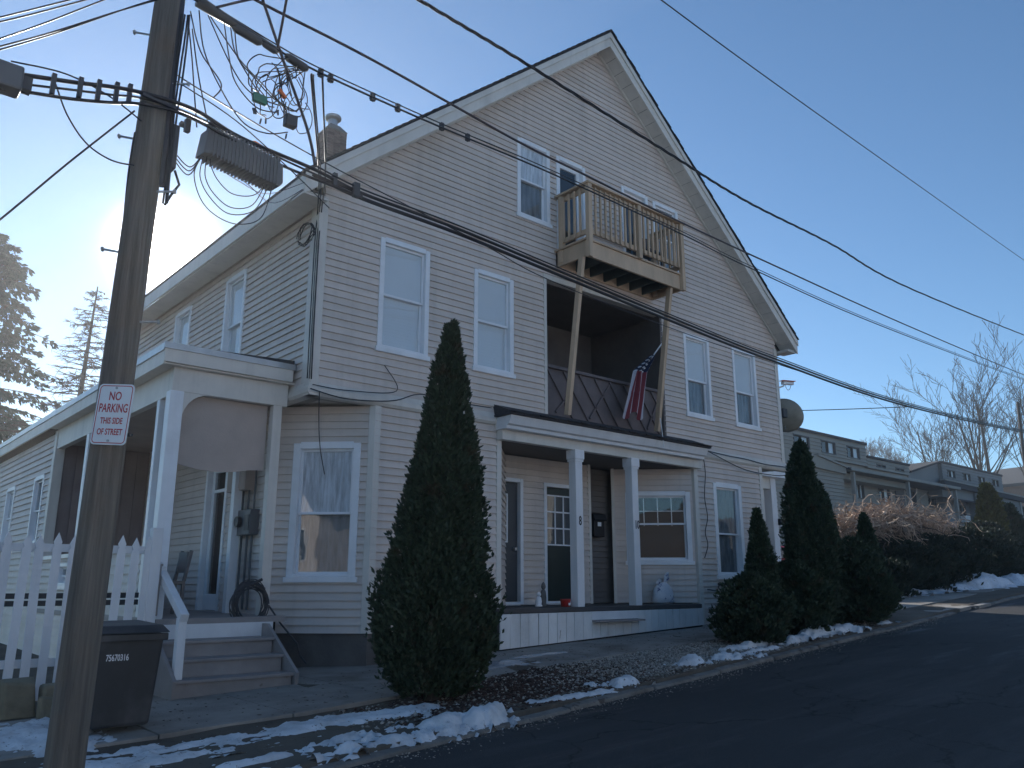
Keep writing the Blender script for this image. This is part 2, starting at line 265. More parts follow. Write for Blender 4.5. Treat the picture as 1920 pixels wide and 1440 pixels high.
class MB:
    def __init__(s, fr=W0): s.v = []; s.f = []; s.fr = fr; s.uv = None
    def raw(s, vs, fs, flip=False):
        b = len(s.v); s.v += [tuple(v) for v in vs]
        s.f += [tuple(b+i for i in (reversed(f) if flip else f)) for f in fs]; return s
    def box(s, a0, a1, d0, d1, z0, z1, fr=None):
        fr = fr or s.fr
        vs = [fr.p(a,d,z) for z in (z0,z1) for (a,d) in ((a0,d0),(a1,d0),(a1,d1),(a0,d1))]
        return s.raw(vs, BOXF, fr.flip())
    def quadprism(s, q, d0, d1, fr=None):
        """polygon q of (a,z) extruded in d"""
        fr = fr or s.fr; n = len(q)
        vs = [fr.p(a,d0,z) for a,z in q] + [fr.p(a,d1,z) for a,z in q]
        fs = [tuple(range(n)), tuple(reversed(range(n,2*n)))] + [(i, n+i, n+(i+1)%n, (i+1)%n) for i in range(n)]
        return s.raw(vs, fs, fr.flip())
    def profile(s, q, a0, a1, fr=None, a0t=None, a1t=None):
        """profile q of (d,z) swept along a; a0t/a1t are the ends at the profile's top"""
        fr = fr or s.fr; n = len(q); zs = [z for _,z in q]; zl, zh = min(zs), max(zs)
        def e(a, at, z): return a if at is None else a+(at-a)*(z-zl)/max(1e-6, zh-zl)
        vs = [fr.p(e(a0,a0t,z),d,z) for d,z in q] + [fr.p(e(a1,a1t,z),d,z) for d,z in q]
        fs = [tuple(range(n)), tuple(reversed(range(n,2*n)))] + [(i, n+i, n+(i+1)%n, (i+1)%n) for i in range(n)]
        return s.raw(vs, fs, not fr.flip())
    def hexa(s, p8): return s.raw(p8, BOXF)
    def bar(s, p0, p1, wx, wz, up=(0,0,1)):
        """rectangular bar between two points"""
        p0, p1 = Vector(p0), Vector(p1); t = (p1-p0).normalized(); upv = Vector(up)
        if abs(t.dot(upv)) > 0.98: upv = Vector((0,1,0))
        x = t.cross(upv).normalized(); y = x.cross(t).normalized()
        vs = []
        for p in (p0, p1):
            for a, b in ((-1,-1),(1,-1),(1,1),(-1,1)): vs.append(p + x*(a*wx/2) + y*(b*wz/2))
        return s.raw(vs, [(0,1,2,3),(7,6,5,4),(0,4,5,1),(1,5,6,2),(2,6,7,3),(3,7,4,0)])
    def tube(s, pts, r, n=6, cap=True, fixed=None):
        pts = [Vector(p) for p in pts]; m = len(pts)
        rs = r if isinstance(r, (list, tuple)) else [r]*m
        t0 = (pts[1]-pts[0]).normalized(); x = t0.orthogonal().normalized(); vs = []
        for i in range(m):
            t = (pts[min(i+1,m-1)]-pts[max(i-1,0)])
            if t.length < 1e-9: t = t0
            t.normalize(); x = (x - t*x.dot(t))
            if x.length < 1e-6: x = t.orthogonal()
            x.normalize(); y = t.cross(x)
            for k in range(n):
                a = 2*math.pi*k/n; vs.append(pts[i] + (x*math.cos(a)+y*math.sin(a))*rs[i])
        fs = [(i*n+k, i*n+(k+1)%n, (i+1)*n+(k+1)%n, (i+1)*n+k) for i in range(m-1) for k in range(n)]
        if cap: fs += [tuple(reversed(range(n))), tuple(range((m-1)*n, m*n))]
        return s.raw(vs, fs)
    def cyl(s, p0, p1, r, n=12, r1=None): return s.tube([p0, p1], [r, r if r1 is None else r1], n)
    def lathe(s, c, prof, n=16):
        c = Vector(c); vs = [c+Vector((r*math.cos(2*math.pi*k/n), r*math.sin(2*math.pi*k/n), z)) for r,z in prof for k in range(n)]
        m = len(prof); fs = [(i*n+k, i*n+(k+1)%n, (i+1)*n+(k+1)%n, (i+1)*n+k) for i in range(m-1) for k in range(n)]
        fs += [tuple(reversed(range(n))), tuple(range((m-1)*n, m*n))]
        return s.raw(vs, fs)
    def build(s, name, m, parent=None, smooth=False, bevel=0, kind=None, label=None):
        off = wloc(parent) if parent else Vector((0,0,0))
        me = bpy.data.meshes.new(name)
        vs = [(v[0]-off[0], v[1]-off[1], v[2]-off[2]) for v in s.v]
        me.from_pydata(vs, [], s.f); me.update()
        me.materials.append(M[m] if isinstance(m, str) else m)
        if smooth: me.polygons.foreach_set('use_smooth', [True]*len(me.polygons))
        o = bpy.data.objects.new(name, me); COL.objects.link(o)
        if parent: o.parent = parent
        if bevel:
            b = o.modifiers.new('bevel', 'BEVEL'); b.width = bevel; b.segments = 2; b.limit_method = 'ANGLE'
        if kind: o['kind'] = kind
        if label: o['label'] = label
        return o
def text_mesh(name, body, fr, a, d, z, size, m, parent, squeeze=1.0, bold=0.0, depth=0.002):
    cu = bpy.data.curves.new('lettering', 'FONT'); cu.body = body; cu.size = size; cu.align_x = 'CENTER'; cu.align_y = 'CENTER'
    cu.extrude = depth; cu.offset = bold; cu.resolution_u = 3
    to = bpy.data.objects.new('lettering', cu); COL.objects.link(to)
    dg = bpy.context.evaluated_depsgraph_get(); me = bpy.data.meshes.new_from_object(to.evaluated_get(dg))
    bpy.data.objects.remove(to); bpy.data.curves.remove(cu)
    off = wloc(parent)
    for v in me.vertices:
        v.co = fr.p(a+v.co.x*squeeze, d+v.co.z, z+v.co.y) - off
    me.materials.clear(); me.materials.append(M[m])
    o = bpy.data.objects.new(name, me); COL.objects.link(o); o.parent = parent; return o
def zg(x, y): return 0.28 + 0.041*x + 0.01*(y-10)
def yk(x): return 5.35 + 0.12*x          # kerb line
# ------------------------------------------------------------------ ground, road, pavement
def grid(name, xs, ys, zf, m, kind='structure', smooth=False):
    b = MB(); nx, ny = len(xs), len(ys)
    vs = [(x, y(x) if callable(y) else y, 0) for y in ys for x in xs]
    vs = [(x, yy, zf(x, yy)) for x, yy, _ in vs]
    b.raw(vs, [(j*nx+i, j*nx+i+1, (j+1)*nx+i+1, (j+1)*nx+i) for j in range(ny-1) for i in range(nx-1)])
    o = b.build(name, m, smooth=smooth); o['kind'] = kind; return o
def nz(x, y, s=1.0, k=0.0): return noise.noise(Vector((x*s+k, y*s-k, k)))
def zyard(x, y):
    base = zg(x, y)
    return base + 0.03*nz(x, y, 0.6) + 0.012*nz(x, y, 3.1) - 0.055*max(0, min(1, (8.2-y)/1.0))*0.3
XS = [-260,-150,-60,-30,-15,-8] + [-5+0.25*i for i in range(0, 140)] + [30.5,32,34,37,41,46,52,60,75,100,150,260]
def hill(x, y):   # gentle plane that flattens far away
    xx = max(-40, min(x, 90)); return 0.28+0.041*xx+0.01*(min(y,60)-10) - 0.05
YS = [(lambda f: (lambda x: yk(x)+0.06+f))(f) for f in (0,0.015,0.12,0.3,0.5,0.8,1.1,1.4,1.8,2.2,2.6,3.0,3.5,4,4.6,5.5,7,9,12,18,30,60,120,230)]
def zyd(x, y):
    if abs(x) < 950 and y < yk(x)+0.065: return (hill(x,y) if abs(x) > 35 else zyard(x,y)) - 0.35
    if abs(x) > 35 or y > 40: return hill(x, y)
    return zyard(x, y) - 0.008
yard = grid('ground', XS, YS, zyd, 'soil', smooth=True)
def zroad(x, y):
    xx = max(-40, min(x, 90)); return 0.28+0.041*xx+0.01*(max(yk(xx), 0)-10) - 0.085 - 0.012*max(0, yk(xx)-y-0.3)*(1 if yk(xx)-y < 4.5 else 0) - (0.05 if yk(xx)-y >= 4.5 else 0)
RY = [(lambda f: (lambda x: yk(x)+0.02-f))(f) for f in (0,0.15,0.3,0.7,1.5,2.5,3.5,4.6,6,8.2)]
road = grid('road', XS, RY, lambda x, y: zroad(x, y) + (0.008*nz(x, y, 0.9) if abs(x) < 35 else 0), 'asphalt', smooth=True)
FY = [(lambda f: (lambda x: yk(x)-8.15-f))(f) for f in (0,0.5,1.5,4,10,25,60,120,160)]
far = grid('far_verge', XS, FY, lambda x, y: zroad(x, yk(x)-8.0) + 0.09, 'bounce_verge')  # out of view, kept pale as a bounce surface
HX = [-260+13*i for i in range(41)]
b = MB(); vs = []
for k_,(yy,hh) in enumerate(((-75,0),(-95,9),(-125,17),(-180,24))):
    for x in HX: vs.append((x, yy+6*nz(x,yy,.02), hh and hh*(1+.35*nz(x,k_*9,.031)+.2*nz(x,k_*5,.3))))
b.raw(vs, [(j*41+i,j*41+i+1,(j+1)*41+i+1,(j+1)*41+i) for j in range(3) for i in range(40)])
o = b.build('reflection_hill','added_hill'); o['kind'] = 'structure'  # unseen hill added behind the camera to tone the window reflections
# asphalt patch apron along the gutter
# kerb stones
kerb_root = thing('kerb', (4, yk(4), zg(4, yk(4))), None, None); kerb_root['kind'] = 'structure'
x = -3.0; kk = 0
while x < 42:
    L_ = 1.5
    x1 = x + L_ - 0.015; dz = random.uniform(-0.012, 0.012); dy = random.uniform(-0.012, 0.012)
    if not (19.2 < x < 21.0):
        y0, y1 = yk(x)+dy, yk(x1)+dy; zt0, zt1 = zg(x, y0)-0.035+dz, zg(x1, y1)-0.035+dz
        if 20.9 < x: zt0 -= 0.0
        b = MB(); b.hexa([(x,y0-.07,zt0-.3),(x1,y1-.07,zt1-.3),(x1,y1+.08,zt1-.3),(x,y0+.08,zt0-.3),(x,y0-.06,zt0-.01),(x1,y1-.06,zt1-.01),(x1,y1+.08,zt1),(x,y0+.08,zt0)])
        b.build('kerb_stone', 'kerb', kerb_root, bevel=0.025)
    x += L_
# sidewalk slabs beside the house and along the street
sw = thing('sidewalk', (8, 9, zg(8, 9)), None, None); sw['kind'] = 'structure'
def slab(x0, x1, y0a, y1a, y0b, y1b, dz=0.0, m='concrete'):
    z = lambda x, y: zg(x, y) + 0.004 + dz
    b = MB(); b.hexa([(x0,y0a,z(x0,y0a)-.2),(x1,y0b,z(x1,y0b)-.2),(x1,y1b,z(x1,y1b)-.2),(x0,y1a,z(x0,y1a)-.2),(x0,y0a,z(x0,y0a)),(x1,y0b,z(x1,y0b)),(x1,y1b,z(x1,y1b)),(x0,y1a,z(x0,y1a))])
    b.build('paving_slab', m, sw, bevel=0.008)
def yin(x):   # street edge of the concrete strip
    return 7.55 if x < 4.6 else 7.55 + min(1.0, (x-4.6)/2.0)*0.45 + 0.055*max(0, x-6.6)
x = 0.2
while x < 15.3:
    x1 = min(x+1.22, 15.4); slab(x, x1-.012, yin(x), 9.3 if x < 3.2 else 10.6, yin(x1-.012), 9.3 if x1 < 3.2 else 10.6, random.uniform(-.006,.006)); x = x1
x = 19.0
while x < 34:
    x1 = x+1.35; slab(x, x1-.012, yk(x)+1.0, yk(x)+2.5, yk(x1)+1.0, yk(x1)+2.5, random.uniform(-.006,.006)); x = x1
for i in range(3): slab(19.0+i*1.1, 20.08+i*1.1, yk(19.5)+0.1, yk(19.5)+0.95, yk(20.5)+0.1, yk(20.5)+0.95, -.02)

# ------------------------------------------------------------------ the house
H = thing('apartment_house', (5.05, 10, zg(5.05,10)), 'large beige clapboard house with a steep front gable, numbers 8 and 10 on its porch', 'house')
FR = Fr((0,10,0), (1,0,0), (0,-1,0))                 # front wall
SD = Fr((5.07,0,0), (0,1,0), (-1,0,0))               # left side wall
CH = Fr((5.07,11.03,0), (1,-1,0), (-1,-1,0))         # chamfered ground floor corner, length 1.457
BOARDS = []
def board(fr, q, store):  # q = (a0b, a1b, a0t, a1t, z0, z1, zrow0, zrow1)
    a0b,a1b,a0t,a1t,z0,z1,r0,r1 = q
    def dd(z): return 0.032 - 0.027*(z-r0)/(r1-r0)
    store.append((fr, q, [( -.118,z0),(dd(z0),z0),(dd(z1),z1+(0.004 if z1 >= r1 else 0)),(-.118,z1+(0.004 if z1 >= r1 else 0))]))
def rows(fr, z0, z1, lim, holes, store, h=0.108):
    z = z0
    while z < z1-0.02:
        t = min(z+h, z1); Lb, Rb = lim(z); Lt, Rt = lim(t)
        if Rt - Lt < 0.02 and Rb-Lb < 0.1: break
        hs = sorted([k for k in holes if k[2] < t-0.001 and k[3] > z+0.001 and k[1] > Lb and k[0] < Rb])
        cur, curt = Lb, Lt
        for k in hs:
            if k[0] > cur+0.01: board(fr, (cur, k[0], curt, k[0], z, t, z, z+h), store)
            if k[2] > z: board(fr, (k[0], k[1], k[0], k[1], z, k[2], z, z+h), store)
            if k[3] < t: board(fr, (k[0], k[1], k[0], k[1], k[3], t, z, z+h), store)
            cur = curt = k[1]
        if Rb > cur+0.01: board(fr, (cur, Rb, curt, max(Rt, curt), z, t, z, z+h), store)
        z += h
SL = 0.8386; APX, APZ = 11.0, 12.50; EVL, EVR = 4.62, 17.30; EVZ = 7.15
def roofz(x): return APZ - SL*abs(x-APX)
def gab(z):   # wall limits under the roof
    k = (APZ-0.30-z)/SL
    return (max(5.12, APX-k), min(16.93, APX+k))
WIN2 = [(6.09,6.955,4.94,6.69),(7.885,8.70,4.95,6.65),(13.41,14.25,4.94,6.67),(15.13,16.0,4.94,6.68)]
WIN3 = [(8.83,9.59,7.91,9.42),(12.60,13.39,7.91,9.39)]
DOOR3 = [(9.80,10.54,7.50,9.41),(11.62,12.40,7.50,9.41)]
REC2 = (9.47,12.66,4.28,6.87)
WIN1 = [(14.15,15.10,1.73,3.62)]
S1 = []
rows(FR, 4.28, 12.25, gab, WIN2+WIN3+DOOR3+[REC2], S1)
rows(FR, 0.95, 4.10, lambda z: (6.10, 8.36), [], S1)
rows(FR, 0.80, 4.10, lambda z: (13.62, 15.86), WIN1, S1)
CW = (0.33, 1.26, 1.66, 3.55)
rows(CH, 0.95, 4.10, lambda z: (0.09, 1.40), [CW], S1)
rows(SD, 4.28, 7.05, lambda z: (10.1, 18.0), [(12.45,13.25,4.95,6.65),(14.9,15.7,4.95,6.65)], S1)
def pri(b):
    fr, q, _ = b; a = (q[0]+q[1])/2; c = fr.p(a, 0, q[4]); dist = (c-Vector((0,0,EYE))).length
    f = abs((c-Vector((0,0,EYE))).normalized().dot(fr.n)); return (q[1]-q[0])*f/dist**2
S1.sort(key=pri, reverse=True)
def emit(bs, parent, name='clapboard', m='siding', maxn=300, joined='clapboards'):
    for fr, q, pr in bs[:maxn]:
        jz = random.uniform(-.0025,.0025); pr = [(dd_+random.uniform(-.0012,.0012), zz_+(jz if k_ < 2 else 0)) for k_,(dd_,zz_) in enumerate(pr)]; b = MB(fr); b.profile(pr, q[0], q[1], fr, q[2], q[3]); b.build(name, m, parent)
    if len(bs) > maxn:
        b = MB()
        for fr, q, pr in bs[maxn:]: b.profile(pr, q[0], q[1], fr, q[2], q[3])
        b.build(joined, m, parent, kind='stuff')
emit(S1, H, maxn=298)
# structural walls behind the boards
b = MB(FR)
k = .121
b.quadprism([(5.09,6.875),(16.91,6.875),(16.91,7.0),(APX,APZ-.32),(5.09,7.0)], -.3, -k)
b.box(5.09,9.47,-.3,-k,4.12,6.87); b.box(12.66,16.91,-.3,-k,4.12,6.87)
b.box(6.2,8.36,-.3,-k,0.2,4.12); b.box(13.62,15.9,-.3,-k,0.2,4.12)
b.box(10.1,18.0,-.3,-k,4.12,7.05,SD); b.box(11.1,18.0,-.3,-k,0.2,4.12,SD)
b.box(0.0,1.457,-.25,-k,0.2,4.12,CH)
b.build('wall', 'sheath', H)
b = MB(); b.box(16.7,16.93,10.02,18,4.13,7.1); b.box(16.7,16.93,11.0,18,0.3,4.128); b.box(0,1.40,-.2,0,0.3,4.12,Fr((15.94,10.01,0),(1,1,0),(1,-1,0))); b.box(5.3,16.9,17.8,18,0.3,7.1); b.quadprism([(5.3,7.1),(16.9,7.1),(APX,12.1)], 17.8, 18.0); b.build('rear_wall', 'siding', H)
b = MB(); b.box(5.12,16.9,10.02,17.9,4.13,4.27); b.build('floor_slab', 'trim', H)   # its underside shows over the chamfered corners
# foundation
b = MB(CH); b.box(-.02,1.47,-.3,-.01,0.2,0.95); b.box(6.1,8.3,-.3,-.015,0.3,0.95,FR); b.box(11.0,18,-.3,-.015,.1,.95,SD); b.build('foundation', 'found', H)
b = MB(FR); b.box(13.5,15.95,-.3,-.01,0.4,0.80); b.build('foundation', 'found', H)
# corner boards and belts
def trimbox(name, fr, *a, m='trim', bev=0.006): return MB(fr).box(*a).build(name, m, H, bevel=bev)
trimbox('corner_board', FR, 5.033,5.17,-.12,.035,4.28,7.0); trimbox('corner_board', SD, 10.124,10.22,-.12,.034,4.28,7.02)
trimbox('corner_board', FR, 16.83,16.96,-.12,.035,4.28,6.98)
trimbox('corner_board', FR, 6.08,6.19,-.12,.03,0.95,4.1); trimbox('corner_board', CH, 1.38,1.475,-.12,.03,0.95,4.1)
trimbox('corner_board', CH, -.02,0.09,-.12,.03,0.95,4.1)
trimbox('corner_board', FR, 8.36,8.46,-.25,.035,0.95,3.86); trimbox('corner_board', FR, 13.50,13.62,-.25,.035,0.8,3.86)
trimbox('corner_board', FR, 15.85,15.97,-.2,.035,0.8,4.1)
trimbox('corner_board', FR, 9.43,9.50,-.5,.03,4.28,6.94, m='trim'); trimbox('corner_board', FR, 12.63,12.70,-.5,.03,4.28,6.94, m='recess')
for a0, a1 in ((5.02, 8.38), (13.40, 16.98)):
    b = MB(FR); b.profile([(-.1,4.09),(.035,4.09),(.065,4.13),(.065,4.19),(.028,4.285),(-.1,4.285)], a0, a1); b.build('belt_board', 'trim', H)
b = MB(SD); b.profile([(-.1,4.09),(.035,4.09),(.065,4.13),(.065,4.19),(.028,4.285),(-.1,4.285)], 9.94, 18.0); b.build('belt_board', 'trim', H)
trimbox('header_board', FR, 9.42,12.72,-.12,.032,6.87,6.97)
# roof
for sgn, ev in ((-1, EVL), (1, EVR)):
    b = MB(Fr((0,0,0),(1,0,0),(0,1,0)))
    x0, x1 = APX, ev; za, ze = roofz(APX), roofz(ev)
    b.quadprism([(x0,za),(x1,ze),(x1,ze-.06),(x0,za-.075)], 9.60, 18.35); rf = b.build('roof', 'shingle', H)
    # shingle edge courses along the rake
    n = 46
    b = MB()
    for i in range(n):
        f0, f1 = i/n, (i+1)/n+0.004; xa, xb = x0+(x1-x0)*f0, x0+(x1-x0)*f1
        j = random.uniform(0,.02)
        b.quadprism([(xa,roofz(xa)+.004),(xb,roofz(xb)+.022),(xb,roofz(xb)+.006),(xa,roofz(xa)-.012)], 9.575-j, 9.9, Fr((0,0,0),(1,0,0),(0,1,0)))
    b.build('shingle_edge', 'shingle', rf, kind='stuff')
    RK = Fr((0,0,0),(1,0,0),(0,1,0)); v = 0.30
    b = MB(RK); b.quadprism([(x0,za-.065),(x1+sgn*.0,ze-.055),(x1,ze-.055-v),(x0,za-.065-v)], 9.615, 9.655); b.build('rake_board', 'trim', rf, bevel=.004)
    b = MB(RK); b.quadprism([(x0,za-.06),(x1+sgn*.01,ze-.05),(x1+sgn*.01,ze-.05-.12),(x0,za-.06-.12)], 9.585, 9.614); b.build('crown_moulding', 'trim', rf, bevel=.008)
    # soffit panels
    n = 27
    for i in range(n):
        xa = x0+(x1-x0)*i/n; xb = x0+(x1-x0)*((i+1)/n) - sgn*.012; o_ = .30
        b = MB(RK); b.quadprism([(xa,roofz(xa)-o_),(xb,roofz(xb)-o_),(xb,roofz(xb)-o_-.012),(xa,roofz(xa)-o_-.012)], 9.656, 10.01); b.build('soffit_panel', 'trim', rf)
    b = MB(RK); b.quadprism([(x0,za-.29),(x1,ze-.29),(x1,ze-.298),(x0,za-.298)], 9.656, 10.05); b.build('soffit_backing', 'metal_dark', rf)
    b = MB(RK); b.quadprism([(x0,za-.312),(x1-sgn*.35,roofz(x1-sgn*.35)-.312),(x1-sgn*.35,roofz(x1-sgn*.35)-.36),(x0,za-.36)], 9.935, 9.975); b.build('frieze_moulding', 'trim', rf)
    # eave fascia and soffit along the side
    e0, e1 = sorted((ev, 5.0 if sgn < 0 else 16.96))
    b = MB(); b.box(ev-.0 if sgn<0 else ev-.03, ev+.03 if sgn<0 else ev, 9.66,18.3, ze-.28, ze-.04); b.build('eave_fascia', 'trim', rf)
    b = MB(); b.box(e0+.03*(sgn<0), e1, 9.66,18.3, ze-.30, ze-.285); b.build('eave_soffit', 'trim', rf)
    # cornice return block at the front corner
    b = MB(); b.box(min(ev,e0), e1, 9.66, 10.0, ze-.335, ze-.31); b.build('cornice_return', 'trim', rf)
# windows
def window(fr, a0, a1, z0, z1, fill='blind', lower=None, sillw=0.03, rec=.11, cas=.06, parent=None, mull=None, split=0.5, cm='white'):
    parent = parent or H; zs = z0+(z1-z0)*split
    b = MB(fr)
    b.box(a0-.02,a0+cas,-rec,.035,z0,z1); b.box(a1-cas,a1+.02,-rec,.035,z0,z1); b.box(a0+cas+.001,a1-cas-.001,-rec,.033,z1-cas,z1+.02)
    w_ = b.build('window', cm, parent, bevel=.006)
    b = MB(fr); b.box(a0-.02-sillw,a1+.02+sillw,-rec,.058,z0-.04,z0+.035); b.box(a0+.02,a1-.02,-rec,.03,z0+.036,z0+.07); b.build('sill', cm, w_, bevel=.006)
    i0, i1 = a0+cas, a1-cas; s = .035
    b = MB(fr)
    for (c0, c1, d0, d1) in ((zs-.02, z1-cas, -.062, -.022), (z0+.07, zs+.015, -.098, -.063)):
        b.box(i0+.001,i0+s,d0,d1,c0,c1); b.box(i1-s,i1-.001,d0,d1,c0,c1); b.box(i0+s,i1-s,d0,d1,c0,c0+s); b.box(i0+s,i1-s,d0,d1,c1-s,c1)
    b.build('sash', 'white', w_, bevel=.003)
    MB(fr).box(i0+s-.002,i1-s+.002,-.045,-.040,zs+s-.022,z1-cas-s+.002).build('pane', 'glass', w_)
    MB(fr).box(i0+s-.002,i1-s+.002,-.083,-.078,z0+.07+s-.002,zs+.015-s+.002).build('pane', 'glass', w_)
    for (c0, c1, f_, dq) in ((zs+.016, z1-cas, fill, .045), (z0+.07, zs+.015, lower or fill, .008)):
        if f_ == 'blind':
            b = MB(fr)
            n = max(2, int((c1-c0)/.05))
            for i in range(n):
                zz = c0+(c1-c0)*i/n; b.profile([(-.106+dq,zz),(-.102+dq,zz),(-.098+dq,zz+(c1-c0)/n-.002),(-.102+dq,zz+(c1-c0)/n-.002)], i0+s-.001, i1-s+.001)
            b.build('blind', 'blind', w_)
        elif f_.startswith('curtain'):
            n = 14; q = []; b = MB(fr)
            for i in range(n+1): q.append((i0+s+(i1-i0-2*s)*i/n, -.100+dq+.005*math.sin(i*2.2)))
            vs = [fr.p(a,dd_,z) for a,dd_ in q for z in (c0,c1)]
            b.raw(vs, [(2*i,2*i+2,2*i+3,2*i+1) for i in range(n)]); b.build('curtain', f_, w_)
    MB(fr).box(i0,i1,-rec-.012,-rec-.004,z0+.02,z1-.02).build('pane_backing', 'interior', w_)  # flat panel in place of a room, its shade put into the colour
    if mull:
        b = MB(fr); nx, nz_, c0, c1 = mull
        for i in range(1, nx): aa = i0+(i1-i0)*i/nx; b.box(aa-.008,aa+.008,-.052,-.046,c0,c1)
        for i in range(1, nz_): zz = c0+(c1-c0)*i/nz_; b.box(i0+s,i1-s,-.053,-.0465,zz-.008,zz+.008)
        b.build('glazing_bar', 'white', w_)
    return w_
window(FR, *WIN2[0], fill='blind'); window(FR, *WIN2[1], fill='blind')
window(FR, *WIN2[2], fill='blind', lower='curtain_dark', split=.45); window(FR, *WIN2[3], fill='blind', lower='curtain_dark', split=.45)
window(FR, *WIN3[0], fill='curtain', lower='curtain_dark'); window(FR, *WIN3[1], fill='curtain_dark')
window(FR, *WIN1[0], fill='curtain_dark', lower='curtain_dark', cas=.085, split=.46)
window(CH, *CW, fill='curtain', lower='curtain_dark', cas=.08, split=.48)
window(SD, 12.45,13.25,4.95,6.65, fill='blind'); window(SD, 14.9,15.7,4.95,6.65, fill='blind')
for (a0,a1,z0,z1) in DOOR3:
    b = MB(FR); b.box(a0-.02,a0+.06,-.11,.035,z0,z1); b.box(a1-.06,a1+.02,-.11,.035,z0,z1); b.box(a0+.061,a1-.061,-.11,.033,z1-.06,z1+.02)
    dr = b.build('door', 'white', H, bevel=.006)
    b = MB(FR); b.box(a0+.061,a0+.15,-.09,-.05,z0,z1-.061); b.box(a1-.15,a1-.061,-.09,-.05,z0,z1-.061); b.box(a0+.15,a1-.15,-.09,-.05,z1-.16,z1-.061); b.box(a0+.15,a1-.15,-.09,-.05,z0,z0+.18); b.build('door_leaf', 'white', dr)
    MB(FR).box(a0+.149,a1-.149,-.075,-.070,z0+.18,z1-.16).build('pane', 'glass', dr)
    MB(FR).box(a0+.15,a1-.15,-.112,-.105,z0+.18,z1-.16).build('pane_backing', 'interior', dr)
# second storey loggia
b = MB(FR)
b.box(9.47,12.66,-2.0,-1.9,4.3,6.86); b.box(9.35,9.4,-2.0,-.3,4.3,6.86); b.box(12.7,12.8,-2.0,-.3,4.3,6.86); b.box(9.3,12.8,-2.0,-.13,6.86,6.875); b.box(9.3,12.8,-2.0,-.1,4.275,4.31)
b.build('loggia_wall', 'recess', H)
b = MB(FR); b.box(10.0,10.86,-1.899,-1.86,4.32,6.38); dl = b.build('door', 'door_grey', H)
b = MB(FR); b.box(9.92,9.999,-1.899,-1.84,4.32,6.46); b.box(10.861,10.94,-1.899,-1.84,4.32,6.46); b.box(9.999,10.861,-1.899,-1.84,6.381,6.46); b.build('door_frame', 'trim', dl)
for i in range(2):
    b = MB(FR); x0 = 10.10+.35*i
    b.box(x0,x0+.3,-1.86,-1.85,5.5,5.53); b.box(x0,x0+.3,-1.86,-1.85,6.22,6.25); b.box(x0,x0+.03,-1.86,-1.85,5.53,6.22); b.box(x0+.27,x0+.3,-1.86,-1.85,5.53,6.22); b.build('glazing_bar', 'white', dl)
    MB(FR).box(x0+.03,x0+.27,-1.86,-1.855,5.53,6.22).build('pane', 'glass', dl)
# solid parapet with raised diagonal battens
b = MB(FR); b.box(9.50,12.63,-.10,-.055,4.40,5.27); pp = b.build('parapet', 'railpanel', H)
MB(FR).box(9.48,12.64,-.14,.0,5.27,5.33).build('cap_rail', 'railpanel', pp, bevel=.01)
MB(FR).box(9.48,12.64,-.12,-.02,4.30,4.42).build('bottom_rail', 'railpanel', pp)
def diag(x0, x1, z0, z1, w=.035):
    MB(FR).bar(FR.p(x0,-.035,z0), FR.p(x1,-.035,z1), .035, w, up=(0,1,0)).build('batten', 'railpanel', pp)
for i in range(8):
    xt = 9.55+i*.40
    xb = xt+.62; zt, zb = 5.26, 4.44
    if xb > 12.6: f = (12.6-xt)/.62; xb = 12.6; zb = zt-(zt-4.44)*f
    diag(xt, xb, zt, zb)
diag(11.15,10.6,5.2,4.5); diag(12.6,12.2,5.2,4.5); diag(10.2,9.75,5.0,4.5)
# balcony
BY0 = 9.2
bal = MB(); bal.box(9.74,12.44,BY0,BY0+.045,7.15,7.44); bal.box(9.74,9.785,BY0+.046,9.97,7.15,7.44); bal.box(12.395,12.44,BY0+.046,9.97,7.15,7.44); bal.box(9.74,12.44,9.925,9.97,7.152,7.438)
bal = bal.build('balcony', 'pt_wood', H, bevel=.005)
for i in range(6): MB().box(9.70,12.48,BY0-.03+i*.135,BY0+.10+i*.135,7.442,7.475).build('deck_board', 'pt_wood', bal)
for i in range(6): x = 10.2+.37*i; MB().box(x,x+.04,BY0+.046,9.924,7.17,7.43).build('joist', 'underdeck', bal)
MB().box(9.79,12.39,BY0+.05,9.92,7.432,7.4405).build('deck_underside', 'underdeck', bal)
posts = [(9.745,BY0-.04),(9.745,9.84),(11.08,BY0-.04),(12.35,BY0-.04),(12.35,9.84)]
for i,(px,py) in enumerate(posts):
    zb = 7.12 if py < 9.5 else 7.2
    MB().box(px-.02,px+.07,py-.045,py+.045,zb if i != 2 else 7.44,8.50).build('post', 'pt_wood', bal, bevel=.005)
MB().box(9.70,12.47,BY0-.10,BY0+.045,8.50,8.54).build('top_rail', 'pt_wood', bal, bevel=.005)
MB().box(9.70,9.84,BY0+.046,9.96,8.50,8.54).build('top_rail', 'pt_wood', bal, bevel=.005); MB().box(12.33,12.47,BY0+.046,9.96,8.50,8.54).build('top_rail', 'pt_wood', bal, bevel=.005)
for z in (7.58, 8.39):
    MB().box(9.82,11.055,BY0-.03,BY0+.01,z,z+.09).build('rail', 'pt_wood', bal); MB().box(11.152,12.325,BY0-.03,BY0+.01,z,z+.09).build('rail', 'pt_wood', bal)
    MB().box(9.77,9.81,BY0+.01,9.79,z,z+.09).build('rail', 'pt_wood', bal); MB().box(12.37,12.41,BY0+.01,9.79,z,z+.09).build('rail', 'pt_wood', bal)
bm_ = None
def baluster(x, y):
    global bm_
    if bm_ is None:
        bm_ = MB().box(-.017,.017,-.017,.017,7.575,8.47).build('baluster', 'pt_wood', None)
        bm_.parent = bal; me = bm_.data; ctr = wloc(bal)
        o = bm_
    else:
        o = bm_.copy(); COL.objects.link(o); o.parent = bal
    o.location = Vector((x, y, 0)) - wloc(bal)
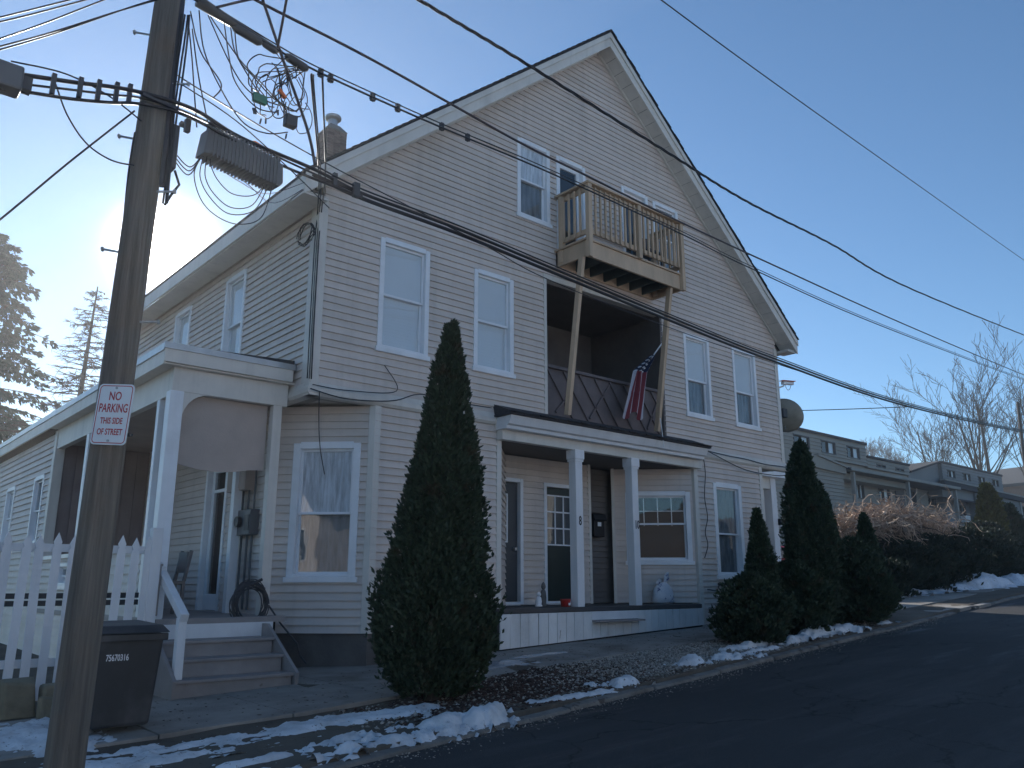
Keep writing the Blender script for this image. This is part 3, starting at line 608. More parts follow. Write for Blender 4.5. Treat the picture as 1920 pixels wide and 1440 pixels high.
for i in range(9): baluster(9.93+i*.131, BY0-.05)
for i in range(9): baluster(11.24+i*.127, BY0-.05)
for i in range(4): baluster(9.745, BY0+.15+i*.14)
for i in range(4): baluster(12.43, BY0+.15+i*.14)
MB().bar((9.72,BY0+.10,7.16),(9.80,9.80,4.42), .075,.10).build('brace', 'pt_wood', bal, bevel=.004)
MB().bar((12.14,BY0+.10,7.16),(12.20,9.80,4.42), .075,.10).build('brace', 'pt_wood', bal, bevel=.004)
# small chair on the balcony, barely seen through the balusters
ch = thing('balcony_chair', (11.9,9.55,7.475), 'dark folding chair standing on the wooden balcony behind its balusters', 'chair')
MB().box(11.7,12.1,9.4,9.75,7.86,7.90).build('seat','metal_dark',ch); MB().bar((11.7,9.74,7.9),(11.7,9.80,8.33),.03,.03).build('back_post','metal_dark',ch); MB().bar((12.1,9.74,7.9),(12.1,9.80,8.33),.03,.03).build('back_post','metal_dark',ch)
MB().box(11.715,12.085,9.77,9.79,8.05,8.3).build('backrest','box_grey',ch)
for a_ in (11.72,12.08):
    for b_ in (9.42,9.73): MB().box(a_-.015,a_+.015,b_-.015,b_+.015,7.476,7.86).build('leg','metal_dark',ch)
# ---------------------------------------------------------------- front porch
p = MB(); p.box(8.27,13.32,9.80,12.2,1.16,1.235); porch = p.build('porch', 'deck', H, bevel=.01)
x = 8.28; i = 0
while x < 13.31:       # vertical skirting boards
    wd = random.uniform(.165,.215); x1 = min(x+wd, 13.32); g = .006+random.random()*.006
    mid = (x+x1)/2; st = 10.27 < mid < 11.42
    zt = 1.155 if not st else 1.0
    zb0, zb1 = zg(x,9.8)+.03, zg(x1,9.8)+.03
    tl = random.uniform(-.006,.006)
    b = MB(); b.hexa([(x,9.775,zb0),(x1-g,9.775,zb1),(x1-g,9.797,zb1),(x,9.797,zb0),(x+tl,9.775,zt),(x1-g+tl,9.775,zt),(x1-g+tl,9.797,zt),(x+tl,9.797,zt)])
    b.build('skirting_board', 'peel', porch); x = x1
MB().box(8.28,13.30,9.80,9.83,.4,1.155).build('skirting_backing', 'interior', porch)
MB().box(8.27,8.30,9.80,10.0,.55,1.155).build('skirting_end', 'metal_dark', porch)
MB().box(10.25,11.44,9.765,9.797,1.02,1.156).build('rim_board', 'peel2', porch, bevel=.004)
MB().box(10.27,11.42,9.60,9.80,.985,1.015).build('step_ledge', 'graypaint', porch, bevel=.006)
for x0, lab in ((9.97,'8'),(11.42,'10')):
    b = MB(); b.box(x0,x0+.165,9.80,9.965,1.235,3.72); cl = b.build('column', 'peel2', porch, bevel=.006)
    MB().box(x0-.03,x0+.195,9.77,9.995,3.68,3.84).build('capital', 'peel2', cl, bevel=.01); MB().box(x0-.015,x0+.18,9.785,9.98,3.64,3.68).build('collar','peel2',cl)
    text_mesh('house_number', lab, FR, x0+(.09 if lab == '8' else .098), .2025, 2.63, .215, 'black', cl, squeeze=.62 if lab == '8' else .58, bold=.0035)
MB().box(8.36,13.60,9.83,9.95,3.84,4.0).build('beam', 'trim', porch, bevel=.005)
MB().box(8.36,8.46,9.951,10.05,3.84,4.0).build('beam', 'trim', porch)
b = MB(FR); b.profile([(.05,4.0),(.30,4.0),(.31,4.05),(.36,4.07),(.40,4.16),(.42,4.20),(.05,4.20)], 8.33, 13.50); b.build('cornice', 'peel2', porch)
b = MB(FR); b.profile([(.05,4.0),(.05,4.2),(.0,4.2),(.0,4.0)], 8.33, 13.50); b.build('cornice_backing', 'trim', porch)
b = MB(FR); b.quadprism([(8.28,4.205),(13.54,4.205),(13.54,4.235),(8.28,4.235)], .0, .46)
b.profile([(.0,4.236),(.46,4.236),(.46,4.25),(.0,4.43)], 8.30, 13.52); b.build('porch_roof', 'shingle', porch)
b = MB()
for i in range(34):   # ragged edge of the roofing felt
    x0 = 8.28+i*.1545; b.box(x0,x0+.15,9.525-random.uniform(0,.035),9.62,4.238,4.25+random.uniform(0,.016))
b.build('ragged_roof_edge', 'shingle', porch, kind='stuff')
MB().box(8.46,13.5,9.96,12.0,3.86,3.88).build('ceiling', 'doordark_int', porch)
# recess walls
BK = Fr((0,11.05,0),(1,0,0),(0,-1,0)); MBX = Fr((0,11.33,0),(1,0,0),(0,-1,0)); AN = Fr((12.37,11.13,0),(1,-1,0),(-1,-1,0)); AL = Fr((8.46,10.06,0),(1,1,0),(1,-1,0))
S2 = []
rows(BK, 1.25, 3.86, lambda z: (9.3, 11.58), [(9.05,9.87,1.3,3.44),(10.38,11.28,1.3,3.42)], S2)
rows(AN, 1.25, 3.86, lambda z: (0.02, 1.57), [(0.26,1.50,2.0,3.38)], S2)
rows(AL, 1.25, 3.86, lambda z: (0.0, 1.4), [], S2)
emit(S2, H, maxn=0, m='siding')
S3 = []
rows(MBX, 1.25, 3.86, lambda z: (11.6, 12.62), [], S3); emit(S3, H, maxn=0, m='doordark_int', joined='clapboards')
b = MB(BK); b.box(9.0,11.58,-.3,-.121,1.2,3.9); b.box(0,1.6,-.3,-.121,1.2,3.9,AN); b.box(11.4,12.6,-.3,-.121,1.2,3.9,MBX); b.box(0,1.5,-.3,-.121,1.2,3.9,AL); b.build('recess_wall', 'sheath', H)
MB(BK).box(11.55,11.62,-.4,.03,1.236,3.86).build('corner_board', 'trim', H); MB(AN).box(-.03,.03,-.1,.03,1.236,3.86).build('corner_board', 'trim', H)
window(AN, 0.26,1.50,2.0,3.38, fill='x', cas=.075, split=.55, mull=(4,2,2.72,3.30))
def door(a0,a1,z1,mm,glz,nx,ny,ga0,ga1,name_mat='white'):
    b = MB(BK); b.box(a0-.07,a0,-.11,.03,1.25,z1+.07); b.box(a1,a1+.07,-.11,.03,1.25,z1+.07); b.box(a0,a1,-.11,.028,z1,z1+.07); b.box(a0,a1,-.11,.03,1.24,1.30)
    fr_ = b.build('door_frame', 'white', H, bevel=.005)
    lf = MB(BK).box(a0+.005,a1-.005,-.10,-.06,1.305,z1-.005).build('door', mm, fr_)
    b = MB(BK); z0g, z1g = glz
    MB(BK).box(ga0,ga1,-.0599,-.0592,z0g,z1g).build('pane_backing', 'box_grey', fr_)  # grey panel added on the leaf to brighten the panes
    for i in range(nx+1): aa = ga0+(ga1-ga0)*i/nx; b.box(aa-.013,aa+.013,-.059,-.045,z0g,z1g)
    for i in range(ny+1): zz = z0g+(z1g-z0g)*i/ny; b.box(ga0-.013,ga1+.013,-.0585,-.0445,zz-.013,zz+.013)
    b.build('glazing_bar', 'white', fr_)
    for i in range(nx):
        for j in range(ny):
            MB(BK).box(ga0+(ga1-ga0)*i/nx+.013,ga0+(ga1-ga0)*(i+1)/nx-.013,-.0585,-.054,z0g+(z1g-z0g)*j/ny+.013,z0g+(z1g-z0g)*(j+1)/ny-.013).build('pane', 'glass', fr_)
    return fr_
dA = door(9.12,9.80,3.37,'door_grey',(2.32,3.15),1,3,9.40,9.55)
dB = door(10.45,11.22,3.35,'door_dark',(2.30,3.20),3,3,10.51,11.16)
MB(BK).cyl(BK.p(11.14,-.06,2.2), BK.p(11.14,-.0,2.2), .03, 10).build('door_knob', 'galv', dB); MB(BK).cyl(BK.p(9.72,-.06,2.2), BK.p(9.72,0,2.2), .03, 10).build('door_knob', 'galv', dA)
# mailbox on the dark wall
mbx = thing('mailbox', (12.05,11.3,2.5), 'black wall mailbox with a peaked lid beside column number 10', 'mailbox')
b = MB(MBX); b.profile([(.03,2.50),(.15,2.50),(.15,2.82),(.03,2.86)], 11.86, 12.16); b.build('mailbox_body', 'black', mbx, bevel=.01)
b = MB(MBX); b.profile([(.03,2.861),(.19,2.80),(.20,2.83),(.16,2.93),(.03,2.97)], 11.83, 12.19); b.build('lid', 'black', mbx, bevel=.008)
MB(MBX).box(11.96,12.06,.151,.156,2.70,2.78).build('paper_label', 'white', mbx)
# right side porch seen past the corner
b = MB(); b.box(17.93,18.15,10.98,11.18,.9,4.12); rp = b.build('side_porch', 'peel2', H)
MB().box(17.0,17.925,11.0,11.12,3.85,4.12).build('header', 'trim', rp); MB().box(17.50,17.62,11.0,11.12,.9,3.849).build('post','trim',rp)
S4 = []; rows(Fr((0,11.5,0),(1,0,0),(0,-1,0)), .95, 3.9, lambda z: (16.95, 19.0), [], S4); emit(S4, rp, maxn=0, m='siding', joined='clapboards')
MB().box(16.98,18.35,10.8,13,4.121,4.26).build('porch_ceiling','white',rp)
lm = thing('wall_lantern', (18.3,10.93,3.0), 'small black wall lantern on the white post at the right corner of the house', 'lamp')
MB().box(18.13,18.25,10.90,10.975,2.99,3.14).build('lantern_housing','black',lm); MB().cyl((18.21,10.93,2.93),(18.21,10.93,2.99),.04,8).build('bulb_glass','white',lm)
# chimney
chm = thing('chimney', (7.33,14.3,9.3), 'square brick chimney with a round metal cap on the left roof slope', 'chimney')
cx0, cx1, cy0, cy1 = 7.17, 7.62, 14.05, 14.50
MB().box(cx0+.01,cx1-.01,cy0+.01,cy1-.01,8.6,10.85).build('mortar_core', 'mortar', chm)
bc = {}
def brick(x0,x1,y0,y1,z):
    key = (round(x1-x0,3), round(y1-y0,3))
    if key not in bc:
        o = MB().box(-(x1-x0)/2,(x1-x0)/2,-(y1-y0)/2,(y1-y0)/2,-.030,.030).build('brick','brick'); o.parent = chm; bc[key] = o
    else: o = bc[key].copy(); COL.objects.link(o); o.parent = chm
    o.location = Vector(((x0+x1)/2+random.uniform(-.004,.004),(y0+y1)/2+random.uniform(-.004,.004),z)) - wloc(chm)
z = 9.25; r_ = 0
while z < 10.84:
    off = .105 if r_ % 2 else 0
    for i in range(3):
        brick(cx0+i*.15, cx0+i*.15+.143, cy0-.004, cy0+.09, z)
        brick(cx0-.004, cx0+.09, cy0+.095+i*.12, cy0+.095+i*.12+.113, z)
    z += .073; r_ += 1
b = MB(); b.hexa([(cx0-.01,cy0-.01,10.84),(cx1+.01,cy0-.01,10.84),(cx1+.01,cy1+.01,10.84),(cx0-.01,cy1+.01,10.84),(cx0+.12,cy0+.12,11.02),(cx1-.12,cy0+.12,11.02),(cx1-.12,cy1-.12,11.02),(cx0+.12,cy1-.12,11.02)]); b.build('mortar_wash','mortar',chm)
b = MB(); b.lathe((7.395,14.275,0), [(.10,11.0),(.10,11.15),(.12,11.16),(.165,11.18),(.175,11.21),(.165,11.24),(.11,11.26)], 18); b.build('flue_cap','galv',chm)
# ------------------------------------------------------------------ side porch and wing
G = thing('porch_wing', (3.4,10.2,zg(3.4,10.2)), 'long low beige porch wing along the left side of the clapboard house', 'porch')
EX = 3.27
# roof with fascia
b = MB(); b.hexa([(EX,10.42,4.52),(5.02,10.42,4.56),(5.02,25,4.56),(EX,25,4.52),(EX,10.42,4.565),(5.02,10.42,4.65),(5.02,25,4.65),(EX,25,4.565)]); b.build('roof','shingle',G)
MB().box(EX-.02,5.0,10.39,10.42,4.33,4.55).build('fascia','trim',G,bevel=.006); MB().box(EX-.02,EX+.01,10.421,25,4.30,4.54).build('fascia','trim',G,bevel=.006)
MB().box(EX-.04,5.02,10.37,10.40,4.50,4.58).build('drip_edge','galv',G); MB().box(EX-.04,EX-.015,10.40,25,4.48,4.57).build('drip_edge','galv',G)
MB().box(EX+.01,5.05,10.43,16.4,4.31,4.33).build('soffit','trim',G)
MB().box(3.42,5.0,10.52,10.62,4.0,4.309).build('beam','trim',G,bevel=.005); MB().box(3.42,3.52,10.62,16.5,3.95,4.309).build('beam','trim',G)
MB().box(3.53,5.0,10.63,16.5,4.05,4.07).build('ceiling','tan',G)
def col(x0,x1,y0,y1,z0,z1,m='peel'): return MB().box(x0,x1,y0,y1,z0,z1).build('column',m,G,bevel=.006)
col(3.40,3.57,10.50,10.66,1.20,4.0,'white'); col(4.80,4.93,10.52,10.64,1.2,4.0,'trim'); col(3.42,3.50,10.95,11.05,1.2,3.95,'white')
col(3.42,3.54,14.25,14.40,.9,3.95,'white'); col(3.40,3.56,16.35,16.52,.3,4.3,'trim'); col(4.83,4.95,11.70,11.82,1.2,4.05,'white')
# curved corner bracket
b = MB(); n = 7
q = [(3.57,4.0),(3.57,3.62)]+[(3.57+.34*(1-math.cos(t*math.pi/2/n)), 3.62+.38*math.sin(t*math.pi/2/n)) for t in range(1,n+1)]
b.quadprism(q, 10.53, 10.57, Fr((0,0,0),(1,0,0),(0,1,0))); b.build('bracket','trim',G)
PW = Fr((0,16.40,0),(1,0,0),(0,-1,0)); MB(PW).box(3.52,5.04,-.06,.0,1.19,4.06).build('partition_wall','partition',G)
for i_ in range(7): MB(PW).box(3.56+i_*.21,3.56+i_*.21+.195,.0005,.014,1.22,4.04).build('wall_panel','partition',G)
# deck, white front board, half wall
MB().box(3.40,5.02,10.22,16.4,1.13,1.20).build('deck','graypaint',G,bevel=.006)
MB().box(3.42,4.85,10.20,10.219,.95,1.135).build('deck_front_board','peel2',G)
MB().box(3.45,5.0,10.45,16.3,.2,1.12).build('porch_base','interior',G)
S5 = []; HW = Fr((3.44,0,0),(0,1,0),(-1,0,0))
rows(HW, .35, 2.0, lambda z: (11.06,16.34), [(13.0,13.6,1.55,1.9),(14.5,15.1,1.55,1.9)], S5, .115)
rows(HW, .35, 4.28, lambda z: (16.53, 25.0), [(17.0,17.75,2.3,3.55),(19.5,20.3,2.3,3.55)], S5, .115)
rows(SD, .95, 4.05, lambda z: (11.1, 18.0), [(12.55,13.35,1.2,3.55)], S5)
S5.sort(key=pri, reverse=True); emit(S5, G, maxn=160)
b = MB(HW); b.box(16.5,25,-.3,-.121,.1,4.3); b.box(11.06,16.34,-.2,-.121,.2,2.0); b.build('wall','sheath',G)
MB(HW).box(11.0,16.36,-.2,.06,2.001,2.06).build('cap_rail','white',G)
window(HW, 17.0,17.75,2.3,3.55, fill='x', parent=G); window(HW, 19.5,20.3,2.3,3.55, fill='blind', parent=G)
window(HW, 13.0,13.6,1.55,1.9, fill='x', parent=G, cas=.035); window(HW, 14.5,15.1,1.55,1.9, fill='x', parent=G, cas=.035)
# side door under the porch
b = MB(SD); b.box(12.50,12.58,-.11,.04,1.2,3.55); b.box(13.30,13.38,-.11,.04,1.2,3.55); b.box(12.581,13.299,-.11,.038,3.47,3.55); sdr = b.build('door_frame','white',G,bevel=.005)
b = MB(SD); b.box(12.585,12.70,-.08,-.04,1.21,3.46); b.box(13.18,13.295,-.08,-.04,1.21,3.46); b.box(12.701,13.179,-.08,-.04,1.21,1.45); b.box(12.701,13.179,-.08,-.04,3.34,3.46); b.box(12.701,13.179,-.08,-.04,3.02,3.07); b.build('door','white',sdr)
MB(SD).box(12.701,13.179,-.07,-.06,1.45,3.02).build('pane','glass',sdr); MB(SD).box(12.701,13.179,-.07,-.06,3.07,3.34).build('pane','glass',sdr)
MB(SD).box(12.6,13.28,-.119,-.10,1.2,3.45).build('pane_backing','interior',sdr)
# tan shade hanging behind the front beam
b = MB(); nn = 12
for i in range(nn):
    x0, x1 = 3.58+i*1.2/nn, 3.58+(i+1)*1.2/nn; s0 = 3.10-.07*math.sin(math.pi*min(1,(i/nn)*1.15)); s1 = 3.10-.07*math.sin(math.pi*min(1,((i+1)/nn)*1.15))
    b.hexa([(x0,10.66,s0),(x1,10.66,s1),(x1,10.668,s1),(x0,10.668,s0),(x0,10.66,4.0),(x1,10.66,4.0),(x1,10.668,4.0),(x0,10.668,4.0)])
b.build('shade','tan',G,label='tan cloth shade pulled halfway down')
# meter boxes and conduits on the side wall
def wallthing(name, label, cat, loc): return thing(name, loc, label, cat)
mt = wallthing('meter_box', 'grey electric meter box with round dial on the wall inside the left side porch', 'meter box', (5.0,11.55,2.3))
MB(SD).box(11.28,11.86,.02,.16,2.28,2.64).build('box_body','box_grey',mt,bevel=.008)
MB(SD).cyl(SD.p(11.62,.161,2.47), SD.p(11.62,.22,2.47), .075, 14).build('dial_cover','metal_dark',mt)
MB(SD).box(11.30,11.45,.16,.17,2.34,2.56).build('box_door','metal_dark',mt)
for a_,z1 in ((11.40,1.25),(11.56,1.25),(11.76,1.3)): MB(SD).tube([SD.p(a_,.06,2.28),SD.p(a_,.06,z1)], .018, 8).build('conduit','box_grey',mt)
for a_,z1 in ((11.40,4.0),(11.60,3.4),(11.80,3.4)): MB(SD).tube([SD.p(a_,.06,2.64),SD.p(a_,.06,z1)], .016, 8).build('conduit','box_grey',mt)
m2 = wallthing('utility_box', 'mauve utility box high on the wall inside the left side porch', 'utility box', (5.0,11.8,2.9))
MB(SD).box(11.50,12.15,.02,.18,2.93,3.30).build('box_body','tan',m2,bevel=.008); MB(SD).box(11.53,12.12,.18,.187,2.96,3.27).build('box_lid','tan',m2)
# steps
ST = thing('porch_steps', (4.0,9.3,zg(4,9.3)), 'grey painted wooden steps with a white handrail up to the left side porch', 'steps')
ys = [9.28,9.56,9.84,10.12]; zs = [.60,.79,.97,1.13]
for i in range(3):
    MB().box(3.34,4.70,ys[i]-.03,ys[i+1]+.0,zs[i]-.035,zs[i]).build('tread','graypaint',ST,bevel=.006)
    MB().box(3.36,4.68,ys[i],ys[i]+.02,(zs[i-1] if i else zg(3.3,9.3)+.0),zs[i]-.036).build('riser','graypaint',ST)
MB().box(3.36,4.68,ys[3]+.06,ys[3]+.079,zs[2],.95).build('riser','graypaint',ST)
for x0 in (3.30, 4.70):
    b = MB(Fr((x0,0,0),(0,1,0),(1,0,0))); b.quadprism([(9.24,.36),(10.19,.40),(10.19,1.12),(10.06,1.12),(9.20,.60)], 0, .04); b.build('stringer','graypaint',ST)
MB().box(3.36,3.45,9.36,9.45,.60,1.24).build('handrail_post','peel2',ST,bevel=.005)
MB().bar((3.405,9.33,1.24),(3.44,10.46,1.82),.09,.09).build('handrail','peel2',ST,bevel=.005)
MB().box(3.385,3.475,10.24,10.34,.90,1.80).build('handrail_post','peel2',ST,bevel=.005)
bx = thing('notice_board', (3.3,10.15,1.5), 'plain grey brown panel fixed to the stair post at the left side porch', 'panel')
MB().box(3.20,3.38,10.12,10.17,1.24,1.80).build('panel','graypaint',bx,bevel=.006); MB().box(3.19,3.39,10.115,10.175,1.80,1.83).build('top_edge','graypaint',bx)
# cable coil hanging by the steps
b = MB(); rnd = random.Random(5)
for k in range(13):
    cx_, cz_ = 4.62+rnd.uniform(-.03,.03), 1.36+rnd.uniform(-.03,.03); rx, rz = .20+rnd.uniform(-.03,.05), .235+rnd.uniform(-.04,.06); dy = rnd.uniform(-.04,.04)
    b.tube([(cx_+rx*math.cos(t), 10.42+dy+.012*math.sin(3*t+k), cz_+rz*math.sin(t)) for t in [i*2*math.pi/26+rnd.uniform(-.05,.05) for i in range(27)]], rnd.choice([.006,.008,.010]), 5)
b.tube([(4.62,10.4,1.60),(4.74,10.36,1.66)], .02, 6); b.tube([(4.44,10.42,1.51),(4.54,10.42,1.60),(4.68,10.42,1.61),(4.80,10.42,1.53)], .026, 6)
tag(b.build('cable_coil','metal_dark'), 'large coil of dark cable hanging on the chamfered corner beside the grey steps', 'cable')
b = MB(); b.tube([(4.92,10.55,1.35),(5.05,10.4,1.1),(5.2,10.2,.85),(5.25,10.2,.70),(5.3,10.1,.6)], .012, 6)
tag(b.build('loose_cable','metal_dark'), 'loose cable end trailing from the coil down the grey foundation', 'cable')
# bits of stuff on the porch deck
ch2 = thing('garden_chair', (4.1,11.8,1.2), 'stacked grey garden chair on the left side porch deck in front of the siding', 'chair')
MB().box(3.85,4.20,11.6,11.95,1.60,1.64).build('seat','box_grey',ch2); MB().bar((4.18,11.6,1.64),(4.25,11.6,2.05),.04,.04).build('back_post','box_grey',ch2); MB().bar((4.18,11.95,1.64),(4.25,11.95,2.05),.04,.04).build('back_post','box_grey',ch2)
MB().box(4.20,4.24,11.62,11.93,1.75,2.03).build('backrest','box_grey',ch2)
for a_ in (3.87,4.18):
    for b_ in (11.62,11.93): MB().box(a_-.02,a_+.02,b_-.02,b_+.02,1.2,1.6).build('leg','box_grey',ch2)
# ------------------------------------------------------------------ picket fence
FN = thing('picket_fence', (2.4,10.1,zg(2.4,10.1)), 'old white picket fence with pointed tops and flaking paint left of the side porch', 'fence')
for z in (.75, 1.94): MB().box(.1,3.32,10.12,10.16,z,z+.085).build('rail','peel2',FN)
b = MB(); b.box(3.22,3.34,10.06,10.18,.35,2.24); b.build('fence_post','peel2',FN,bevel=.006)
x = .15; rnd = random.Random(3)
pts_ = [(0,.0),(.088,.0),(.088,1.0)]
while x < 3.2:
    wdt = .088; z0 = zg(x,10.1)+.06+rnd.uniform(-.02,.03); z1 = 2.06+rnd.uniform(-.015,.015); ln = rnd.uniform(-.028,.024)
    b = MB(Fr((x,10.10,0),(1,0,0),(0,-1,0)))
    prof = [(0,z0),(wdt,z0),(wdt+ln,z1-.09),(wdt*.80+ln,z1-.075),(wdt*.98+ln,z1-.03),(wdt*.5+ln,z1+.07),(wdt*.02+ln,z1-.03),(wdt*.2+ln,z1-.075),(0+ln,z1-.09)]
    b.quadprism(prof, 0, .02); b.build('picket','peel2',FN); x += .158
# bench-like weathered rail behind the pickets (deck side rails seen through them)
b = MB(); b.box(.5,3.3,10.6,10.64,1.36,1.42); b.box(.5,3.3,10.6,10.64,1.44,1.50)
tag(b.build('pipe_rail','metal_dark'), 'pair of dark horizontal pipes running low behind the white pickets', 'pipe')
# stone blocks
for (cx_,cy_,s_,lab) in ((1.95,9.55,(.30,.22,.36),'tall tan stone block leaning on the picket fence foot'),(2.30,9.5,(.36,.26,.30),'broad mossy stone block between the picket fence and the pole'),(2.16,9.25,(.17,.14,.22),'small tan stone block lying in front of the two bigger blocks')):
    b = MB(); z0 = zg(cx_,cy_)-.03; w_, d_, h_ = s_
    jj = lambda: random.uniform(-.03,.03)
    b.hexa([(cx_-w_/2+jj(),cy_-d_/2+jj(),z0),(cx_+w_/2+jj(),cy_-d_/2+jj(),z0),(cx_+w_/2+jj(),cy_+d_/2+jj(),z0),(cx_-w_/2+jj(),cy_+d_/2+jj(),z0),(cx_-w_/2+jj(),cy_-d_/2+jj(),z0+h_+jj()),(cx_+w_/2*.8+jj(),cy_-d_/2+jj(),z0+h_+jj()),(cx_+w_/2*.8+jj(),cy_+d_/2+jj(),z0+h_+jj()),(cx_-w_/2+jj(),cy_+d_/2+jj(),z0+h_+jj())])
    tag(b.build('stone_block','glass_block',bevel=.03), lab, 'stone', 'stone blocks by the fence')
# ------------------------------------------------------------------ wheelie bin
zb = zg(2.4,7.95)+.015
BN = thing('wheelie_bin', (2.38,8.1,zb), 'dark lidded wheelie bin with white number 75670316 standing behind the utility pole', 'bin')
b = MB(); b.hexa([(2.16,7.84,zb+.04),(2.64,7.84,zb+.04),(2.64,8.36,zb+.04),(2.16,8.36,zb+.04),(2.10,7.76,1.18),(2.68,7.76,1.18),(2.68,8.46,1.18),(2.10,8.46,1.18)]); b.build('bin_body','bin',BN,bevel=.03)
b = MB(); b.hexa([(2.07,7.71,1.185),(2.71,7.71,1.185),(2.71,8.50,1.185),(2.07,8.50,1.185),(2.12,7.78,1.25),(2.66,7.78,1.25),(2.66,8.46,1.27),(2.12,8.46,1.27)]); b.build('lid','bin',BN,bevel=.012)
MB().box(2.08,2.70,7.735,7.765,1.12,1.18).build('rim','bin',BN,bevel=.008)
for x_ in (2.10,2.66): MB().cyl((x_,8.42,zb+.12),(x_+.05,8.42,zb+.12),.12,16).build('wheel','tyre',BN)
MB().cyl((2.16,8.52,1.15),(2.62,8.52,1.15),.016,8).build('handle','bin',BN)
BF = Fr((2.1,7.79,0),(1,0,0),(0,-1,0)); text_mesh('painted_number','75670316',BF,.20,.012,.985,.075,'white',BN,squeeze=.62,bold=.001)
# ------------------------------------------------------------------ utility pole
PX, PY = 1.645, 6.14
PO = thing('utility_pole', (PX,PY,zg(PX,PY)), 'thick weathered wooden utility pole on the pavement at the left, wires fixed to it', 'utility pole')
b = MB(); n = 40; m_ = 28; rnd = random.Random(2); vs = []
for j in range(m_):
    z = .1+ j*(11.5-.1)/(m_-1); rr = .121-.0028*z
    for k in range(n):
        a = 2*math.pi*k/n; r2 = rr*(1+.022*noise.noise(Vector((math.cos(a)*4,math.sin(a)*4,z*.35)))+.012*math.sin(a*17+2*nz(z,0,.4)))
        vs.append((PX-.09+.018*z+r2*math.cos(a), PY+r2*math.sin(a), z))
b.raw(vs, [(j*n+k, j*n+(k+1)%n, (j+1)*n+(k+1)%n, (j+1)*n+k) for j in range(m_-1) for k in range(n)]+[tuple(range((m_-1)*n,m_*n))]); b.build('pole_shaft','pole',PO,smooth=True)
# stepping bolts: left side and right side
RT = Vector((math.cos(R(-41.05)),math.sin(R(-41.05)),0))
for z, s_ in ((5.86,-1),(4.93,-1),(3.99,-1),(5.42,1),(4.49,1),(3.45,1)):
    c = Vector((PX-.09+.018*z,PY,z)); p0 = c+RT*s_*.08; p1 = c+RT*s_*.235-Vector((0,0,-.03 if s_<0 else .0))
    b = MB(); b.tube([p0,p1],.009,6); b.tube([p1, p1+RT*s_*.012],.019,8); b.build('step_bolt','galv',PO)
# moulding strip and ground wire along the pole
cq = Vector((PX+.10,PY-.06,0)); b = MB(); b.tube([cq+Vector((0,0,z)) for z in (4.55,5.0,5.6,6.2,7)], .028, 8); b.build('conduit','metal_dark',PO)
for i in range(4):
    sx = .11+.012*i; b = MB(); b.tube([(PX+sx+.012*math.sin(z*3+i), PY-.09-.01*i, z) for z in [4.4+.15*j for j in range(12)]], .008, 5); b.build('pole_cable','cable',PO)
b = MB(); b.tube([(PX-.195+.018*z+.008*math.sin(z*5), PY+.02, z) for z in [4.0+.12*i for i in range(9)]], .008, 5); b.build('pole_cable','cable',PO)
MB().box(PX+.09,PX+.19,PY-.08,PY+.03,4.72,5.09).build('pole_box','metal_dark',PO,bevel=.01)
MB().tube([(PX+.2,PY-.02,4.73),(PX+.24,PY-.03,4.62),(PX+.19,PY-.03,4.52),(PX+.15,PY-.03,4.42)],.01,6).build('pole_cable','cable',PO)
# brackets where the strands meet the pole
for z in (5.20,6.30): MB().bar((PX-.13,PY-.15,z),(PX+.15,PY-.11,z),.02,.028).build('bracket','metal_dark',PO)
# no parking sign on the face towards the street
SG = thing('parking_sign', (1.60,5.95,2.8), 'white and red metal NO PARKING THIS SIDE OF STREET sign on the utility pole', 'sign')
fdir = Vector((-.657,-.754,0)); rdir = Vector((.754,-.657,0))
so = Vector((PX+.005,PY,0)) + fdir*.17 + rdir*.03
fdir = Matrix.Rotation(R(-9),3,'Z') @ fdir; rdir = Matrix.Rotation(R(-9),3,'Z') @ rdir
SF = Fr((so.x,so.y,0), rdir, fdir)
def rr_poly(w_, h_, r_, cz, ca=0.0, n=5):
    q = []
    for (sx,sz,a0) in ((1,1,0),(-1,1,90),(-1,-1,180),(1,-1,270)):
        for i in range(n+1):
            a = R(a0+90*i/n); q.append((ca+sx*(w_/2-r_)+r_*math.cos(a), cz+sz*(h_/2-r_)+r_*math.sin(a)))
    return q
cz_ = 2.735; ca_ = .01
b = MB(SF); b.quadprism(rr_poly(.27,.425,.03,cz_,ca_), 0, .003); b.build('sign_plate','white',SG)
b = MB(SF); qo = rr_poly(.25,.405,.026,cz_,ca_); qi = rr_poly(.238,.393,.02,cz_,ca_); n = len(qo)
b.raw([SF.p(a,.0042,z) for a,z in qo]+[SF.p(a,.0042,z) for a,z in qi], [(i,(i+1)%n,n+(i+1)%n,n+i) for i in range(n)]); b.build('sign_border','red_paint',SG)
for s_, dz, sz, sq in (('NO',.125,.085,.72),('PARKING',.040,.085,.62),('THIS SIDE',-.048,.060,.66),('OF STREET',-.125,.060,.66)):
    text_mesh('sign_lettering', s_, SF, ca_, .0045, cz_+dz, sz, 'red_paint', SG, squeeze=sq, bold=.0012, depth=.0005)
for dz in (.185,-.185): MB(SF).cyl(SF.p(ca_,.003,cz_+dz),SF.p(ca_,.009,cz_+dz),.009,8).build('sign_bolt','galv',SG)
MB(SF).bar(SF.p(.09,-.05,2.60),SF.p(.165,-.02,2.60),.02,.02).build('sign_bracket','metal_dark',SG)
piv = SF.p(ca_,0,cz_)
mt_ = Matrix.Translation(piv) @ Matrix.Rotation(R(3.5),4,fdir*-1.0) @ Matrix.Translation(-piv)
for ch_ in list(SG.children):
    off_ = wloc(SG)
    for v_ in ch_.data.vertices: v_.co = (mt_ @ (v_.co+off_)) - off_
